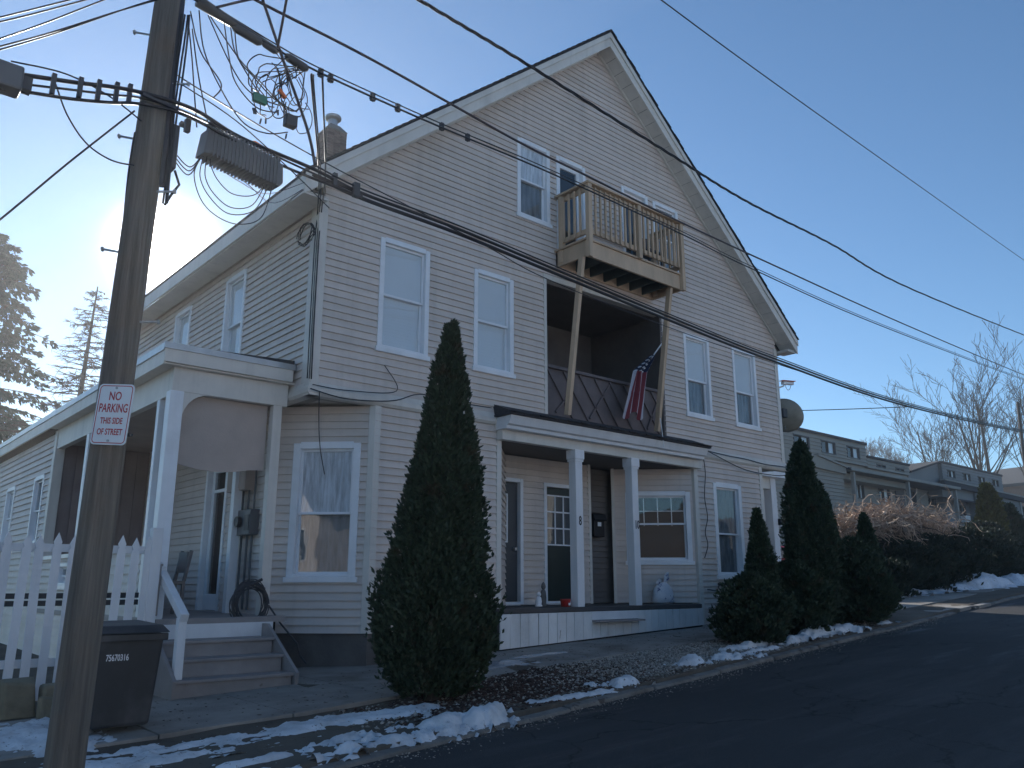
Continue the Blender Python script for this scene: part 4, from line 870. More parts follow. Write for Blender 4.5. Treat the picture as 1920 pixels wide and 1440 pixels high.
# ------------------------------------------------------------------ cables
def smooth_pts(pts, n=8):
    P_ = [Vector(p) for p in pts]; out = []
    for i in range(len(P_)-1):
        p0 = P_[max(i-1,0)]; p1 = P_[i]; p2 = P_[i+1]; p3 = P_[min(i+2,len(P_)-1)]
        for j in range(n):
            t = j/n; out.append(.5*((2*p1)+(-p0+p2)*t+(2*p0-5*p1+4*p2-p3)*t*t+(-p0+3*p1-3*p2+p3)*t**3))
    out.append(P_[-1]); return out
def cable(pts, r, label, m='cable', name='overhead_cable', grp='cables along the street', n=6, cat='cable', taper=None):
    b = MB(); b.tube(smooth_pts(pts), r, n); o = b.build(name, m, smooth=True); return tag(o, label, cat, grp)
A = [(1.70,6.13,6.33),(1.91,6.16,6.31),(2.65,6.25,6.26),(3.04,6.29,6.25),(3.73,6.38,6.30),(4.66,6.49,6.38),(6.56,6.72,6.58),(9.63,7.09,6.80),(11.94,7.36,6.92),(18.46,8.14,7.45),(34.65,10.09,9.16),(40,10.7,9.9)]
up = lambda pts, dz, dy=0: [(x, y+dy, z+dz) for x,y,z in pts]
cable(A, .011, 'upper communication strand, lower line of its lashed pair crossing the gable below the balcony rail', 'cable')
cable(up(A, .045), .007, 'thin messenger wire just above the upper communication strand', 'cable')
B = [(-.5,5.85,6.6),(1.5,6.1,6.62),(2.41,6.22,6.63),(3.71,6.38,6.71),(5.86,6.63,6.74),(7.11,6.78,6.82),(9.50,7.07,6.98),(12.84,7.47,7.26),(20.11,8.34,7.91),(34.79,10.11,9.38),(40,10.7,10.0)]
cable(B, .015, 'dark cable crossing the attic window and balcony rail, second below the twisted one', 'cable_br')
C_ = [(-3.5,5.5,4.7),(-1,5.8,4.86),(.42,5.98,4.95),(.61,6.0,4.99),(1.03,6.05,5.12),(1.44,6.0,5.20),(1.90,6.03,5.25),(2.37,6.21,5.26),(3.11,6.3,5.26),(3.65,6.37,5.23),(4.92,6.52,5.29),(6.53,6.71,5.31),(9.06,7.02,5.35),(12.53,7.43,5.43),(19.78,8.3,5.79),(33.2,9.91,6.98),(40,10.7,7.9)]
cable(C_, .017, 'thick black cable bundle, lowest of the street cables, sagging across the house front', 'cable')
cable(up(C_[8:], -.035,.03), .020, 'second thick black sheath lashed beneath the lowest street cable', 'cable')
cable(up(C_[8:], .03,-.02), .009, 'thin steel strand lashed on top of the lowest street cable', 'cable')
C2 = [(-3.5,5.5,4.60),(-1,5.8,4.68),(.44,5.98,4.81),(.62,6.0,4.86),(.81,6.02,4.92),(1.05,6.03,4.98),(1.3,6.02,5.05),(1.53,6.0,5.12),(1.89,6.03,5.17),(2.73,6.26,5.17),(3.65,6.37,5.19)]
cable(C2, .013, 'lower black cable passing the pole under the ribbed splice enclosure', 'cable')
C3 = [(-3.5,5.5,4.66),(-1,5.8,4.76),(.43,5.98,4.88),(.62,6.0,4.93),(.81,6.02,4.98),(1.04,6.03,5.05),(1.3,6.03,5.12),(1.53,6.02,5.18),(1.9,6.05,5.21),(2.8,6.27,5.23),(3.65,6.37,5.21)]
cable(C3, .010, 'thin black cable between the two thick ones beside the splice enclosure', 'cable')
D1 = [(2,6.2,7.62),(4.27,6.44,7.75),(6.16,6.67,7.89),(9.28,7.04,8.04),(11.93,7.36,8.19),(15.89,7.84,8.65),(20.93,8.44,9.09),(36.04,10.26,11.26),(42,11,12.2)]
def twisted(pts, rr, ph, k=2.2):
    sp = smooth_pts(pts, 26); return [p+Vector((0, rr*math.cos(i*.55*k/2+ph), rr*math.sin(i*.55*k/2+ph))) for i,p in enumerate(sp)]
b = MB()
for i in range(3): b.tube(twisted(D1,.013,i*2.1), .010, 5)
tag(b.build('overhead_cable','cable',smooth=True), 'twisted triplex service cable crossing the right roof slope high above', 'cable', 'cables along the street')
cable([(5,6.5,10.2),(9.35,7.05,10.79),(13.53,7.55,11.38),(22.19,8.59,12.71),(38.68,10.57,15.26),(45,11.3,16.3)], .012, 'single thin wire highest in the blue sky at the top right')
cable([(1.75,6.13,5.62),(1.85,6.15,5.55),(3.16,6.31,5.38),(5.25,6.56,5.24),(6.53,6.71,5.14),(9.79,7.11,5.21),(14,7.6,5.42),(17.56,8.04,5.60),(19.78,8.3,5.76)], .006, 'thin wire hanging just under the lowest thick cable bundle')
cable([(20.6,8.6,5.89),(19.6,9.5,5.84),(18.5,10.4,5.79),(17.2,11.4,5.75)], .010, 'thin service drop from the street bundle to the right side of the house')
# crossing wires near the pole head
cable([(2.65,6.25,6.28),(2.60,6.0,6.7),(2.5,5.6,7.4)], .012, 'thin riser wire leaving the upper strand near the splice bundle, first of the crossing wires', 'cable_br')
cable([(2.46,6.22,6.68),(2.72,6.26,6.18),(3.0,6.28,5.62),(3.11,6.3,5.30)], .014, 'slanting cable from the top wire down across the coils to the lowest bundle', 'cable_br')
cable([(2.05,6.15,6.33),(2.45,6.18,6.66),(3.1,6.2,7.1)], .011, 'short wire rising right from the upper strand beside the pole', 'cable_br')
cable([(1.95,6.14,6.36),(2.1,6.1,6.7),(2.4,6.0,7.3)], .011, 'short wire rising steeply right from the pole head', 'cable_br')
for i,(p0,p1,lab) in enumerate([((1.14,6.06,5.93),(-.25,5.9,4.67),'outermost'),((1.20,6.06,5.95),(.1,5.95,4.95),'second'),((1.22,6.06,5.93),(.28,5.96,4.92),'third'),((1.32,6.07,5.88),(.33,5.97,4.94),'fourth'),((1.34,6.07,5.90),(.40,5.98,4.97),'innermost')]):
    mid_ = ((p0[0]+p1[0])/2,(p0[1]+p1[1])/2,(p0[2]+p1[2])/2-.02)
    pe = (p0[0]+(p0[0]-p1[0])*.5, p0[1]+(p0[1]-p1[1])*.5, p0[2]+(p0[2]-p1[2])*.5)
    cable([pe,p0,mid_,p1], .006, lab+' of the parallel wires fanning down to the closure at the left edge', 'cable', grp='wires fanning out top left')
cable([(.2,5.9,5.6),(.62,6.0,5.98),(.8,6.0,6.2)], .009, 'short piece of wire crossing the upper left corner of the sky')
cable([(1.50,6.1,5.10),(1.10,6.05,4.5),(.75,6.0,3.95),(.1,5.9,2.95)], .008, 'straight wire slanting down left from the pole across the sky')
cable([(.95,6.04,5.06),(1.05,6.05,4.86),(1.20,6.07,4.70),(1.38,6.09,4.64),(1.55,6.1,4.66)], .006, 'thin wire looping down from the left bundle to the pole')
cable([(.66,6.0,5.09),(1.0,6.03,5.16),(1.3,6.05,5.12),(1.55,6.07,5.02)], .006, 'thin wire arching above the left bundle before the pole')
cable([(1.74,6.1,5.49),(2.3,6.15,5.36),(2.9,6.25,5.12),(3.3,6.35,4.96)], .0055, 'thin straight wire from the pole to the house corner')
# vertical drops to the house corner
for i,(x0,zt,x1,r_) in enumerate(((3.02,6.20,4.98,.010),(3.04,6.20,5.01,.008),(3.13,6.22,5.04,.010))):
    cable([(x0,6.3,zt),(x0+.02,6.32,zt-.12),((x0+x1)/2+.05,8.1,6.30),(x1,9.92,6.78),(x1-.01,9.93,6.3),(x1+.0,9.95,5.4),(x1,9.93,4.3)], r_, ('left','middle','right')[i]+' service cable dropping from the upper strand and running down the house corner', grp='service cables down the house corner')
b = MB(); rnd = random.Random(11)
for k in range(5):
    c = Vector((4.93,10.15,6.45)); b.tube([c+Vector((.03*math.sin(t*2+k), .22*math.cos(t)+rnd.uniform(-.02,.02), .16*math.sin(t))) for t in [i*.5 for i in range(13)]], .007, 5)
tag(b.build('cable_loops','cable'), 'small tangle of spare cable loops high on the left house corner', 'cable')
# hanging spaghetti of drop cables under the upper strand
def wp(x, z, dy=0): return (x, 5.95+.12*x+dy, z)
def hang(pts, r_, lab): 
    b = MB(); b.tube(smooth_pts(pts, 7), r_, 5); o = b.build('drop_cable','cable',smooth=True); return tag(o, lab, 'cable', 'slack drop cables below the upper strand')
rnd = random.Random(21)
hang([wp(1.85,6.2),wp(1.95,5.85,-.05),wp(2.15,5.65,-.05),wp(2.10,5.5,-.04)], .006, 'slack cable ending free in the sky close to the pole')
hang([wp(1.83,6.15),wp(1.90,5.8),wp(1.95,5.5),wp(2.0,5.2)], .006, 'first of two thin cables falling from the pole head to the splice enclosure')
hang([wp(1.88,6.05),wp(1.96,5.7),wp(2.05,5.4),wp(2.12,5.18)], .006, 'second of two thin cables falling from the pole head to the splice enclosure')
hang([wp(1.92,6.25),wp(2.0,5.9),wp(2.2,5.6),wp(2.4,5.42),wp(2.62,5.42),wp(2.82,5.52)], .006, 'long slack loop sagging lowest from the pole head to the brown terminal')
hang([wp(2.0,6.25),wp(2.2,5.95),wp(2.35,5.78),wp(2.5,5.72),wp(2.72,5.74)], .006, 'slack loop running from the pole head to the green tag')
hang([wp(2.02,6.25),wp(2.3,6.0),wp(2.55,5.86),wp(2.8,5.72)], .006, 'slack cable cutting diagonally through the coils')
hang([wp(2.14,6.28),wp(2.22,5.95),wp(2.3,5.75),wp(2.5,5.62),wp(2.7,5.66)], .006, 'slack loop hanging just left of the coils')
hang([wp(2.20,6.28),wp(2.26,6.05),wp(2.4,5.88),wp(2.52,5.76)], .006, 'short slack cable left of the coils')
hang([wp(2.24,6.27),wp(2.3,6.0),wp(2.44,5.9),wp(2.66,5.78),wp(2.9,5.76)], .006, 'slack cable curving under the coils from the upper strand')
coil_root = thing('cable_coils', (2.75,6.28,6.1), 'dense tangle of round cable coils and drop terminals hanging under the upper strand', 'cable coils')
for k in range(16):
    cx_ = 2.70+rnd.uniform(-.16,.26); cz2 = 5.86+rnd.uniform(-.14,.14); rx = rnd.uniform(.06,.17); rz = rnd.uniform(.12,.24); t0 = rnd.uniform(0,6)
    top = wp(2.66+rnd.uniform(-.06,.30), 6.22, rnd.uniform(-.03,.03))
    pts = [top]+[wp(cx_+rx*math.cos(t), cz2+rz*math.sin(t), rnd.uniform(-.03,.03)) for t in [math.pi/2+.45*i for i in range(rnd.choice([9,12,14]))]]
    b = MB(); b.tube(smooth_pts(pts,4), rnd.choice([.0045,.0055]), 5); b.build('coil','cable',coil_root,smooth=True)
MB().box(2.46,2.58,6.22,6.26,5.665,5.74).build('green_tag','greentag',coil_root); MB().box(2.77,2.88,6.22,6.30,5.56,5.67).build('drop_terminal','metal_dark',coil_root,bevel=.01)
MB().bar(wp(2.70,5.89),wp(2.77,5.84),.03,.03).build('orange_tag','orange',coil_root)
for k in range(7):
    cx_ = 2.45+rnd.uniform(0,.55); z_ = rnd.uniform(5.45,5.75); MB().bar(wp(cx_,z_),wp(cx_+rnd.uniform(-.01,.03),z_-.05),.012,.012).build('end_cap','metal_dark',coil_root)
# splice closure on the upper strand
for (x0,x1,r_,lab) in ((2.22,2.50,.040,'first'),(2.50,2.66,.03,'second'),(2.74,2.98,.040,'third')):
    z0_ = 6.29-.03*(x0-1.9); b = MB(); b.tube([wp(x0,z0_-.0),wp(x0+.03,z0_-.01),wp(x1-.03,z0_-.025),wp(x1,z0_-.03)], [r_*.5,r_,r_,r_*.5], 10)
    tag(b.build('strand_closure','metal_dark',smooth=True), lab+' dark closure sleeve from the pole along the upper strand', 'cable closure', 'closures on the upper strand')
b = MB(); b.tube([wp(1.9,6.33),wp(2.1,6.31),wp(2.35,6.29),wp(2.7,6.27)], [.05,.045,.035,.02], 8); tag(b.build('strand_sleeve','metal_dark',smooth=True),'thick wrapped cable sleeve leaving the pole head on the upper strand','cable sleeve')
for i,(x_,z_) in enumerate(((3.12,6.27),(3.23,6.27),(3.73,6.31),(4.05,6.34),(4.66,6.40),(5.05,6.44))):
    b = MB(); b.box(x_-.02,x_+.02,5.95+.12*x_-.02,5.95+.12*x_+.02,z_-.035,z_+.045); b.cyl(wp(x_-.03,z_-.02),wp(x_+.03,z_-.02),.016,6)
    tag(b.build('cable_clamp','metal_dark'), ['first','second','third','fourth','fifth','sixth'][i]+' small cable clamp counted from the coils along the upper strand', 'clamp', 'clamps on the upper strand')
# ribbed splice enclosure
SE = thing('splice_enclosure', (2.42,6.2,5.1), 'large ribbed grey splice enclosure hanging from the cables right of the pole', 'enclosure')
b = MB(Fr((2.04,6.19,0),(.9929,.119,0),(.119,-.9929,0)))
EF = b.fr; b.quadprism([(0,4.96),(.03,5.20),(.07,5.215),(.66,5.165),(.72,5.14),(.73,4.97),(.70,4.93),(.60,4.93),(.1,4.985)][::-1], -.08, .08); b.build('enclosure_body','box_grey',SE,bevel=.012)
for i in range(19):
    a_ = .07+i*.0325; zt = 5.215-.085*(a_-.07)*.98; MB(EF).box(a_,a_+.012,-.092,.092,4.965-.05*max(0,a_-.1)-.012,zt+.016).build('rib','box_grey',SE)
for a_ in (.05,.36,.68): MB(EF).box(a_,a_+.04,-.02,.02,5.13,5.29-.08*a_).build('hanger','metal_dark',SE)
for a_,l_ in ((-.14,.10),(-.30,.10)): 
    tag(MB(EF).box(a_,a_+.04,-.02,.02,5.12,5.13+l_).build('strand_spacer','metal_dark'), 'small spacer block on the cables between pole and enclosure, '+('nearer the enclosure' if a_ > -.2 else 'nearer the pole'), 'spacer')
b = MB(EF); b.tube([EF.p(.42,0,5.265),EF.p(.47,0,5.275),EF.p(.56,0,5.26),EF.p(.62,0,5.245)],[.012,.022,.022,.012],8); tag(b.build('marker_sleeve','orange',smooth=True),'orange marker sleeve on the strand above the ribbed enclosure','marker')
LOOPS = [[(2.13,6.18,4.99),(2.14,6.18,4.90),(2.21,6.19,4.80),(2.33,6.20,4.73),(2.48,6.22,4.76),(2.58,6.24,4.84),(2.62,6.24,4.96)],
 [(2.10,6.18,4.97),(2.10,6.18,4.80),(2.18,6.19,4.68),(2.34,6.21,4.61),(2.53,6.23,4.70),(2.64,6.24,4.96)],
 [(2.07,6.18,4.96),(2.06,6.18,4.78),(2.15,6.19,4.64),(2.33,6.21,4.55),(2.55,6.23,4.66),(2.67,6.25,4.95)],
 [(2.05,6.18,4.95),(2.01,6.17,4.77),(2.09,6.18,4.58),(2.24,6.20,4.49),(2.43,6.22,4.49),(2.62,6.24,4.62),(2.70,6.25,4.94)]]
for i,pts in enumerate(LOOPS):
    b = MB(); b.tube(smooth_pts(pts,7), .0045, 5); tag(b.build('loop_cable','cable',smooth=True), ['innermost','second','third','outermost'][i]+' round loop of cable under the ribbed enclosure', 'cable', 'loops under the enclosure')
for i in range(3):
    b = MB(); b.tube(smooth_pts([(PX+.17,PY-.06,4.86-.03*i),(1.95,6.12,4.80-.035*i),EF.p(.02,0,4.96)],6), .005, 5); tag(b.build('jumper_cable','cable',smooth=True), ['upper','middle','lower'][i]+' of three jumper cables from the pole box to the enclosure', 'cable', 'jumpers to the enclosure')
for i in range(2):
    b = MB(); b.tube(smooth_pts([EF.p(.09+.06*i,0,4.96),(2.9+.1*i,7.6,5.6),(4.1+.1*i,9.6,6.6-.1*i),(4.68+.07*i,9.62,7.0)],6), .005, 5); tag(b.build('service_wire','cable_br',smooth=True), ['left','right'][i]+' of two pale wires slanting from the enclosure to the eave', 'cable', 'service wires to the eave')
# closure at the left edge and ladder-like cable frames
LB = thing('edge_closure', (.62,6.0,4.95), 'dark rectangular cable closure cut by the left edge of the photo', 'closure')
MB().box(.30,.74,5.92,6.08,4.86,5.04).build('closure_body','box_grey',LB,bevel=.015); MB().box(.74,.80,5.96,6.04,4.9,5.0).build('closure_neck','metal_dark',LB)
for i,x_ in enumerate((.93,1.10,1.22,1.34,1.43)):
    z0_ = 4.93+ (x_-.6)*.27
    o_ = MB().box(x_-.014,x_+.016,6.0,6.035,z0_-.06,z0_+.10).build('strand_spacer','metal_dark'); tag(o_, ['first','second','third','fourth','fifth'][i]+' spacer block from the left on the cable bundle left of the pole', 'spacer', 'spacers left of the pole')
for (a0,a1,z0_,z1_,n_) in ((1.90,2.0,5.27,5.27,'clamp'),(3.3,3.36,5.20,5.30,'c'),(3.52,3.60,5.17,5.28,'c')):
    o_ = MB().box(a0+.01,a1-.01,6.31,6.36,z0_-.02,z1_+.01).build('strand_spacer','metal_dark'); tag(o_, 'dark spacer block on the lowest bundle, '+{1.90:'touching the pole',3.3:'just right of the house corner',3.52:'where the bundle becomes one thick cable'}[a0], 'spacer')
rnd = random.Random(8); b = MB()
for k in range(5):
    cx_ = 1.28+rnd.uniform(-.04,.04); b.tube([wp(cx_+.085*math.cos(t)+.004*t, 6.0+.06*math.sin(t), -.2) for t in [i*.45 for i in range(16)]], .006, 5)
tag(b.build('small_cable_coil','cable',smooth=True), 'small coil of cable at the top edge left of the pole', 'cable')
# cables along the house front
cable([(5.02,9.90,4.16),(5.5,9.90,4.10),(6.0,9.90,4.13),(6.4,9.90,4.20),(6.83,9.93,4.36),(7.4,9.92,4.33),(8.2,9.92,4.34)], .008, 'thin cable stapled along the belt board from the left corner to the porch roof', grp='cables on the house front')
cable([(5.05,9.9,4.22),(5.6,9.9,4.22),(6.4,9.92,4.34),(6.2,9.95,4.7),(6.15,9.96,4.9)][:4], .007, 'second thin cable crossing the first one on the belt board', grp='cables on the house front')
cable([(13.45,9.75,4.22),(13.9,9.90,4.24),(14.6,9.90,4.21),(15.3,9.90,4.20),(16.0,9.90,4.16),(16.9,9.88,4.16),(17.0,9.9,4.05),(16.6,9.92,3.96),(15.7,9.92,3.95),(15.0,9.9,4.0),(14.2,9.88,4.16),(13.6,9.8,4.25)], .010, 'black cable running along the belt board to the right corner and looping back', grp='cables on the house front')
cable([(13.7,9.88,4.20),(13.82,9.92,3.8),(13.78,9.94,3.3),(13.84,9.94,2.9),(13.74,9.94,2.6),(13.80,9.94,2.35),(13.66,9.93,2.1)], .009, 'crooked black cable hanging down the siding beside the porch right end', grp='cables on the house front')
cable([(5.17,9.92,4.14),(5.18,9.92,3.8),(5.21,9.90,3.4),(5.29,9.88,3.02)], .007, 'loose cable end dangling in front of the chamfered corner window', grp='cables on the house front')
cable([(12.02,9.57,4.62),(12.05,9.56,4.3),(12.06,9.55,4.05)], .009, 'short pale rope hanging over the porch cornice below the flag', 'white', 'hanging_rope', grp='cables on the house front', cat='rope')
# meter pipework right of the porch
MP = thing('hose_tap', (14.1,9.9,1.3), 'outdoor tap with coiled wire on the siding right of the front porch', 'tap')
b = MB(); b.tube(smooth_pts([(13.7,9.93,1.50),(13.95,9.90,1.48),(14.05,9.90,1.58),(14.15,9.92,1.56)],5), .012, 6); b.tube([(14.3,9.95,1.58),(14.42,9.90,1.30),(14.40,9.9,1.22)],.010,6); b.tube([(13.7,9.93,1.15),(14.25,9.93,1.14),(14.9,9.93,1.30)],.008,6); b.build('pipe','metal_dark',MP)
b = MB()
for k in range(5): b.tube([(14.38+(.07+.012*k)*math.cos(t), 9.90-.01*k, 1.15+(.07+.012*k)*math.sin(t)) for t in [i*.45 for i in range(15)]], .006, 5)
b.build('wire_coil','metal_dark',MP); MB().cyl((14.05,9.84,1.60),(14.05,9.92,1.60),.03,8).build('tap_handle','metal_dark',MP)
# ------------------------------------------------------------------ flag
b = MB(); nu, nv = 26, 24; vs = []; uvs = []
for j in range(nv+1):
    t = j/nv                                  # 0 bottom .. 1 top (hoist corner)
    if t < .62: f = t/.62; xl = 11.07+.36*f; xr = 11.64+.16*f; z = 4.57+.90*f
    else: f = (t-.62)/.38; xl = 11.43+.56*f; xr = 11.80+.26*f; z = 5.47+.40*f
    zofs = .05
    for i in range(nu+1):
        u_ = i/nu; x = xl+(xr-xl)*u_; fold = .035*math.sin(u_*math.pi*6+1.5*t)+.02*math.sin(u_*9-4*t)
        zz = z - .07*(1-t)*math.sin(u_*math.pi*3.0)*(1 if t < .3 else .3)+.04*u_*(1-t)
        vs.append((x, 9.66+fold+.02*t, zz)); uvs.append((u_, t))
b.raw(vs, [(j*(nu+1)+i, j*(nu+1)+i+1, (j+1)*(nu+1)+i+1, (j+1)*(nu+1)+i) for j in range(nv) for i in range(nu)])
FL = thing('flag', (12.2,9.75,6.0), 'drooping American flag hanging from a short pole between the right brace and the loggia', 'flag')
fo = b.build('flag_cloth', 'flag', FL, smooth=True)
ul = fo.data.uv_layers.new(name='UVMap')
for lp in fo.data.loops: ul.data[lp.index].uv = uvs[lp.vertex_index]
MB().tube([(11.95,9.66,5.80),(12.35,9.78,6.12),(12.64,9.9,6.32)], .013, 8).build('flag_pole','white',FL); MB().lathe((11.93,9.65,5.78),[(.0,-.02),(.022,0),(.0,.02)],8).build('finial','galv',FL)
# porch things
BG = thing('sack', (12.85,10.35,1.24), 'full white and blue plastic sack with a gathered top on the porch deck', 'sack')
b = MB(); n = 26; prof = [(.0,1.236),(.22,1.238),(.27,1.27),(.265,1.36),(.24,1.46),(.20,1.54),(.13,1.60),(.09,1.63)]; vs = []
for r_,z_ in prof:
    for k in range(n):
        a = 2*math.pi*k/n; q = r_*(1+.12*noise.noise(Vector((math.cos(a)*2,math.sin(a)*2,z_*6)))); vs.append((12.85+q*math.cos(a)*1.0, 10.35+q*math.sin(a)*.6, z_))
b.raw(vs, [(j*n+k, j*n+(k+1)%n, (j+1)*n+(k+1)%n, (j+1)*n+k) for j in range(len(prof)-1) for k in range(n)]); b.build('sack_body','bag',BG,smooth=True)
for (dx0,dx1,zt) in ((-.26,-.02,1.66),(.0,.20,1.78)):
    b = MB(); m_ = 8; vs = []
    for i in range(m_+1):
        u_ = i/m_; x = 12.85+dx0+(dx1-dx0)*u_; vs += [(12.85+(dx0+(dx1-dx0)*u_)*.35, 10.33, 1.60), (x, 10.30+.03*math.sin(u_*9), zt-.05*math.cos(u_*7)), ]
    b.raw(vs, [(2*i,2*i+2,2*i+3,2*i+1) for i in range(m_)]); b.build('sack_flap','bag',BG)
CP = thing('red_tub', (10.0,10.02,1.235), 'small red plastic tub standing beside the base of column number 8', 'tub')
MB().lathe((9.86,9.98,0),[(.075,1.236),(.085,1.34),(.092,1.35),(.088,1.36),(.07,1.35),(.065,1.25)],16).build('tub_body','red',CP,smooth=True); MB().box(9.84,9.88,9.885,9.893,1.26,1.30).build('paper_label','white',CP)
def statue(x, y, h, lab, m):
    s_ = thing('garden_statue', (x,y,1.236), lab, 'statue', 'statuettes on the front porch')
    MB().lathe((x,y,0),[(.06,1.236),(.065,1.25),(.05,1.27),(.055,1.236+h*.35),(.045,1.236+h*.6),(.025,1.236+h*.68)],12).build('statue_body',m,s_,smooth=True)
    MB().lathe((x,y-.005,0),[(.01,1.236+h*.66),(.036,1.236+h*.74),(.04,1.236+h*.82),(.03,1.236+h*.92),(.005,1.236+h)],12).build('statue_head',m,s_,smooth=True)
statue(9.60,10.35,.24,'small pale garden gnome between the two porch doors','white'); statue(9.80,10.45,.40,'taller dark seated animal statue beside the pale gnome','stone_dark')
# satellite dish and camera on the right side
DS = thing('satellite_dish', (17.0,10.2,5.5), 'large tan satellite dish seen from behind on the right wall of the house', 'dish')
c = Vector((17.62,10.25,5.50)); ax = Vector((.62,.45,.30)).normalized(); x_ = ax.orthogonal().normalized(); y_ = ax.cross(x_)
b = MB(); vs = []; nr, nk = 7, 28
for j in range(nr+1):
    r_ = .40*j/nr
    for k in range(nk):
        a = 2*math.pi*k/nk; vs.append(c + x_*r_*math.cos(a)*1.12 + y_*r_*math.sin(a) + ax*(.9*r_*r_))
b.raw(vs, [(j*nk+k, j*nk+(k+1)%nk, (j+1)*nk+(k+1)%nk, (j+1)*nk+k) for j in range(nr) for k in range(nk)]); do = b.build('reflector','dish',DS,smooth=True); sm = do.modifiers.new('thick','SOLIDIFY'); sm.thickness = .015
MB().tube([(16.94,10.3,5.25),(17.25,10.3,5.25),(17.42,10.27,5.5),c], .03, 8).build('mast','galv',DS); MB().box(17.38,17.56,10.16,10.34,5.45,5.66).build('mount_bracket','metal_dark',DS,bevel=.01)
MB().tube([c+Vector((-.05,0,-.3)),c+ax*.45+Vector((0,0,-.25)),c+ax*.55],.014,6).build('feed_arm','galv',DS); MB().cyl(c+ax*.5,c+ax*.62,.045,10).build('receiver','white',DS)
SC = thing('security_camera', (16.96,10.2,6.2), 'small white security camera on an arm above the satellite dish', 'camera')
MB().tube([(16.94,10.12,6.02),(17.42,10.12,6.20)],.018,8).build('arm','trim',SC); MB().bar((17.33,10.10,6.25),(17.66,10.02,6.27),.09,.07).build('camera_body','white',SC,bevel=.01); MB().bar((17.28,10.1,6.30),(17.70,10.0,6.325),.12,.012).build('hood','orange',SC)
MB().tube(smooth_pts([(17.45,10.1,6.22),(17.52,10.1,6.12),(17.6,10.08,6.13),(17.62,10.05,6.22)],4),.008,5).build('lead','white',SC)
# ------------------------------------------------------------------ vegetation
def mesh_np(name, V, F, m, parent=None, kind=None):
    off = np.array(wloc(parent)) if parent else 0
    me = bpy.data.meshes.new(name); V = np.asarray(V, dtype=np.float32)-off; F = np.asarray(F, dtype=np.int32); k = F.shape[1]
    me.vertices.add(len(V)); me.vertices.foreach_set('co', V.astype(np.float32).ravel()); me.loops.add(F.size); me.loops.foreach_set('vertex_index', F.ravel())
    me.polygons.add(len(F)); me.polygons.foreach_set('loop_start', np.arange(0, F.size, k, dtype=np.int32)); me.polygons.foreach_set('loop_total', np.full(len(F), k, dtype=np.int32)); me.update(calc_edges=True)
    me.materials.append(M[m]); o = bpy.data.objects.new(name, me); COL.objects.link(o)
    if parent: o.parent = parent
    if kind: o['kind'] = kind
    return o
def sprays(P_, Dv, size, rng, width=.42, blades=3, up=.25):
    """small flat fans of leaflets at points P_ pointing along Dv"""
    n = len(P_); V = []; F = []; base = 0
    for bl in range(blades):
        d_ = Dv + rng.normal(0, .45, (n,3)); d_[:,2] += up; d_ /= np.linalg.norm(d_,axis=1)[:,None]
        s_ = np.cross(d_, rng.normal(0,1,(n,3))); s_ /= np.linalg.norm(s_,axis=1)[:,None]
        L_ = size*rng.uniform(.6,1.3,(n,1)); w_ = L_*width
        a = P_; c1 = P_+d_*L_*.55+s_*w_*.5; t = P_+d_*L_; c2 = P_+d_*L_*.55-s_*w_*.5
        V.append(np.stack([a,c1,t,c2],1).reshape(-1,3)); F.append((np.arange(n)[:,None]*4+np.array([0,1,2,3]))+base); base += 4*n
    return np.concatenate(V), np.concatenate(F)
def arborvitae(x, y, h, r, prof, label, n=9000, seed=1, m='cedar', size=.07, sx=1.0, name='arborvitae', grp=None, lean=(0,0), lumps=.16):
    z0 = zg(x,y)-.02 if abs(x) < 60 else zg(60,y); rng = np.random.default_rng(seed)
    t = thing(name, (x,y,z0), label, 'tree', grp)
    MB().tube([(x,y,z0-.1),(x+lean[0]*.3,y+lean[1]*.3,z0+h*.35),(x+lean[0]*.8,y+lean[1]*.8,z0+h*.85)],[.06+.01*h,.05,.012],8).build('trunk','bark',t)
    hs = np.array([p_[0] for p_ in prof]); rs = np.array([p_[1] for p_ in prof])
    # sample heights weighted by radius
    f = rng.uniform(0,1,int(n*2.2)); rad = np.interp(f,hs,rs); keep = rng.uniform(0,1,len(f)) < (rad/rs.max())*.9+.08; f = f[keep][:n]; n_ = len(f)
    a = rng.uniform(0,2*np.pi,n_)
    lump = 1 + lumps*np.sin(a*3+f*9+seed)+ lumps*.7*np.sin(a*7-f*23+seed*2) + lumps*.5*np.sin(a*13+f*41)
    rr = np.interp(f,hs,rs)*r*lump*(1-np.abs(rng.normal(0,.15,n_)))*(1+(rng.uniform(0,1,n_) > .95)*rng.uniform(.04,.20,n_))
    P_ = np.stack([x+lean[0]*f+rr*np.cos(a)*sx, y+lean[1]*f+rr*np.sin(a), z0+.02+f*h*.97],1)
    Dv = np.stack([np.cos(a)*.75,np.sin(a)*.75,np.full(n_,.75)],1)
    V, F = sprays(P_, Dv, size, rng)
    # inner fill added to block light through the crown, few gaps left
    nb = 9; nk = 14; IV = []; 
    mesh_np('crown', V, F, m, t)
    b = MB(); vs = []
    for j in range(nb+1):
        fj = j/nb*.93+.02
        for k in range(nk):
            ak = 2*math.pi*k/nk; q = float(np.interp(fj,hs,rs))*r*.66*(1+lumps*math.sin(ak*3+fj*9+seed)+.12*random.uniform(-1,1)); vs.append((x+lean[0]*fj+q*math.cos(ak)*sx, y+lean[1]*fj+q*math.sin(ak), z0+.05+fj*h*.97))
    b.raw(vs, [(j*nk+k, j*nk+(k+1)%nk, (j+1)*nk+(k+1)%nk, (j+1)*nk+k) for j in range(nb) for k in range(nk) if random.random() > .12]); b.build('inner_light_block', m, t)
    return t
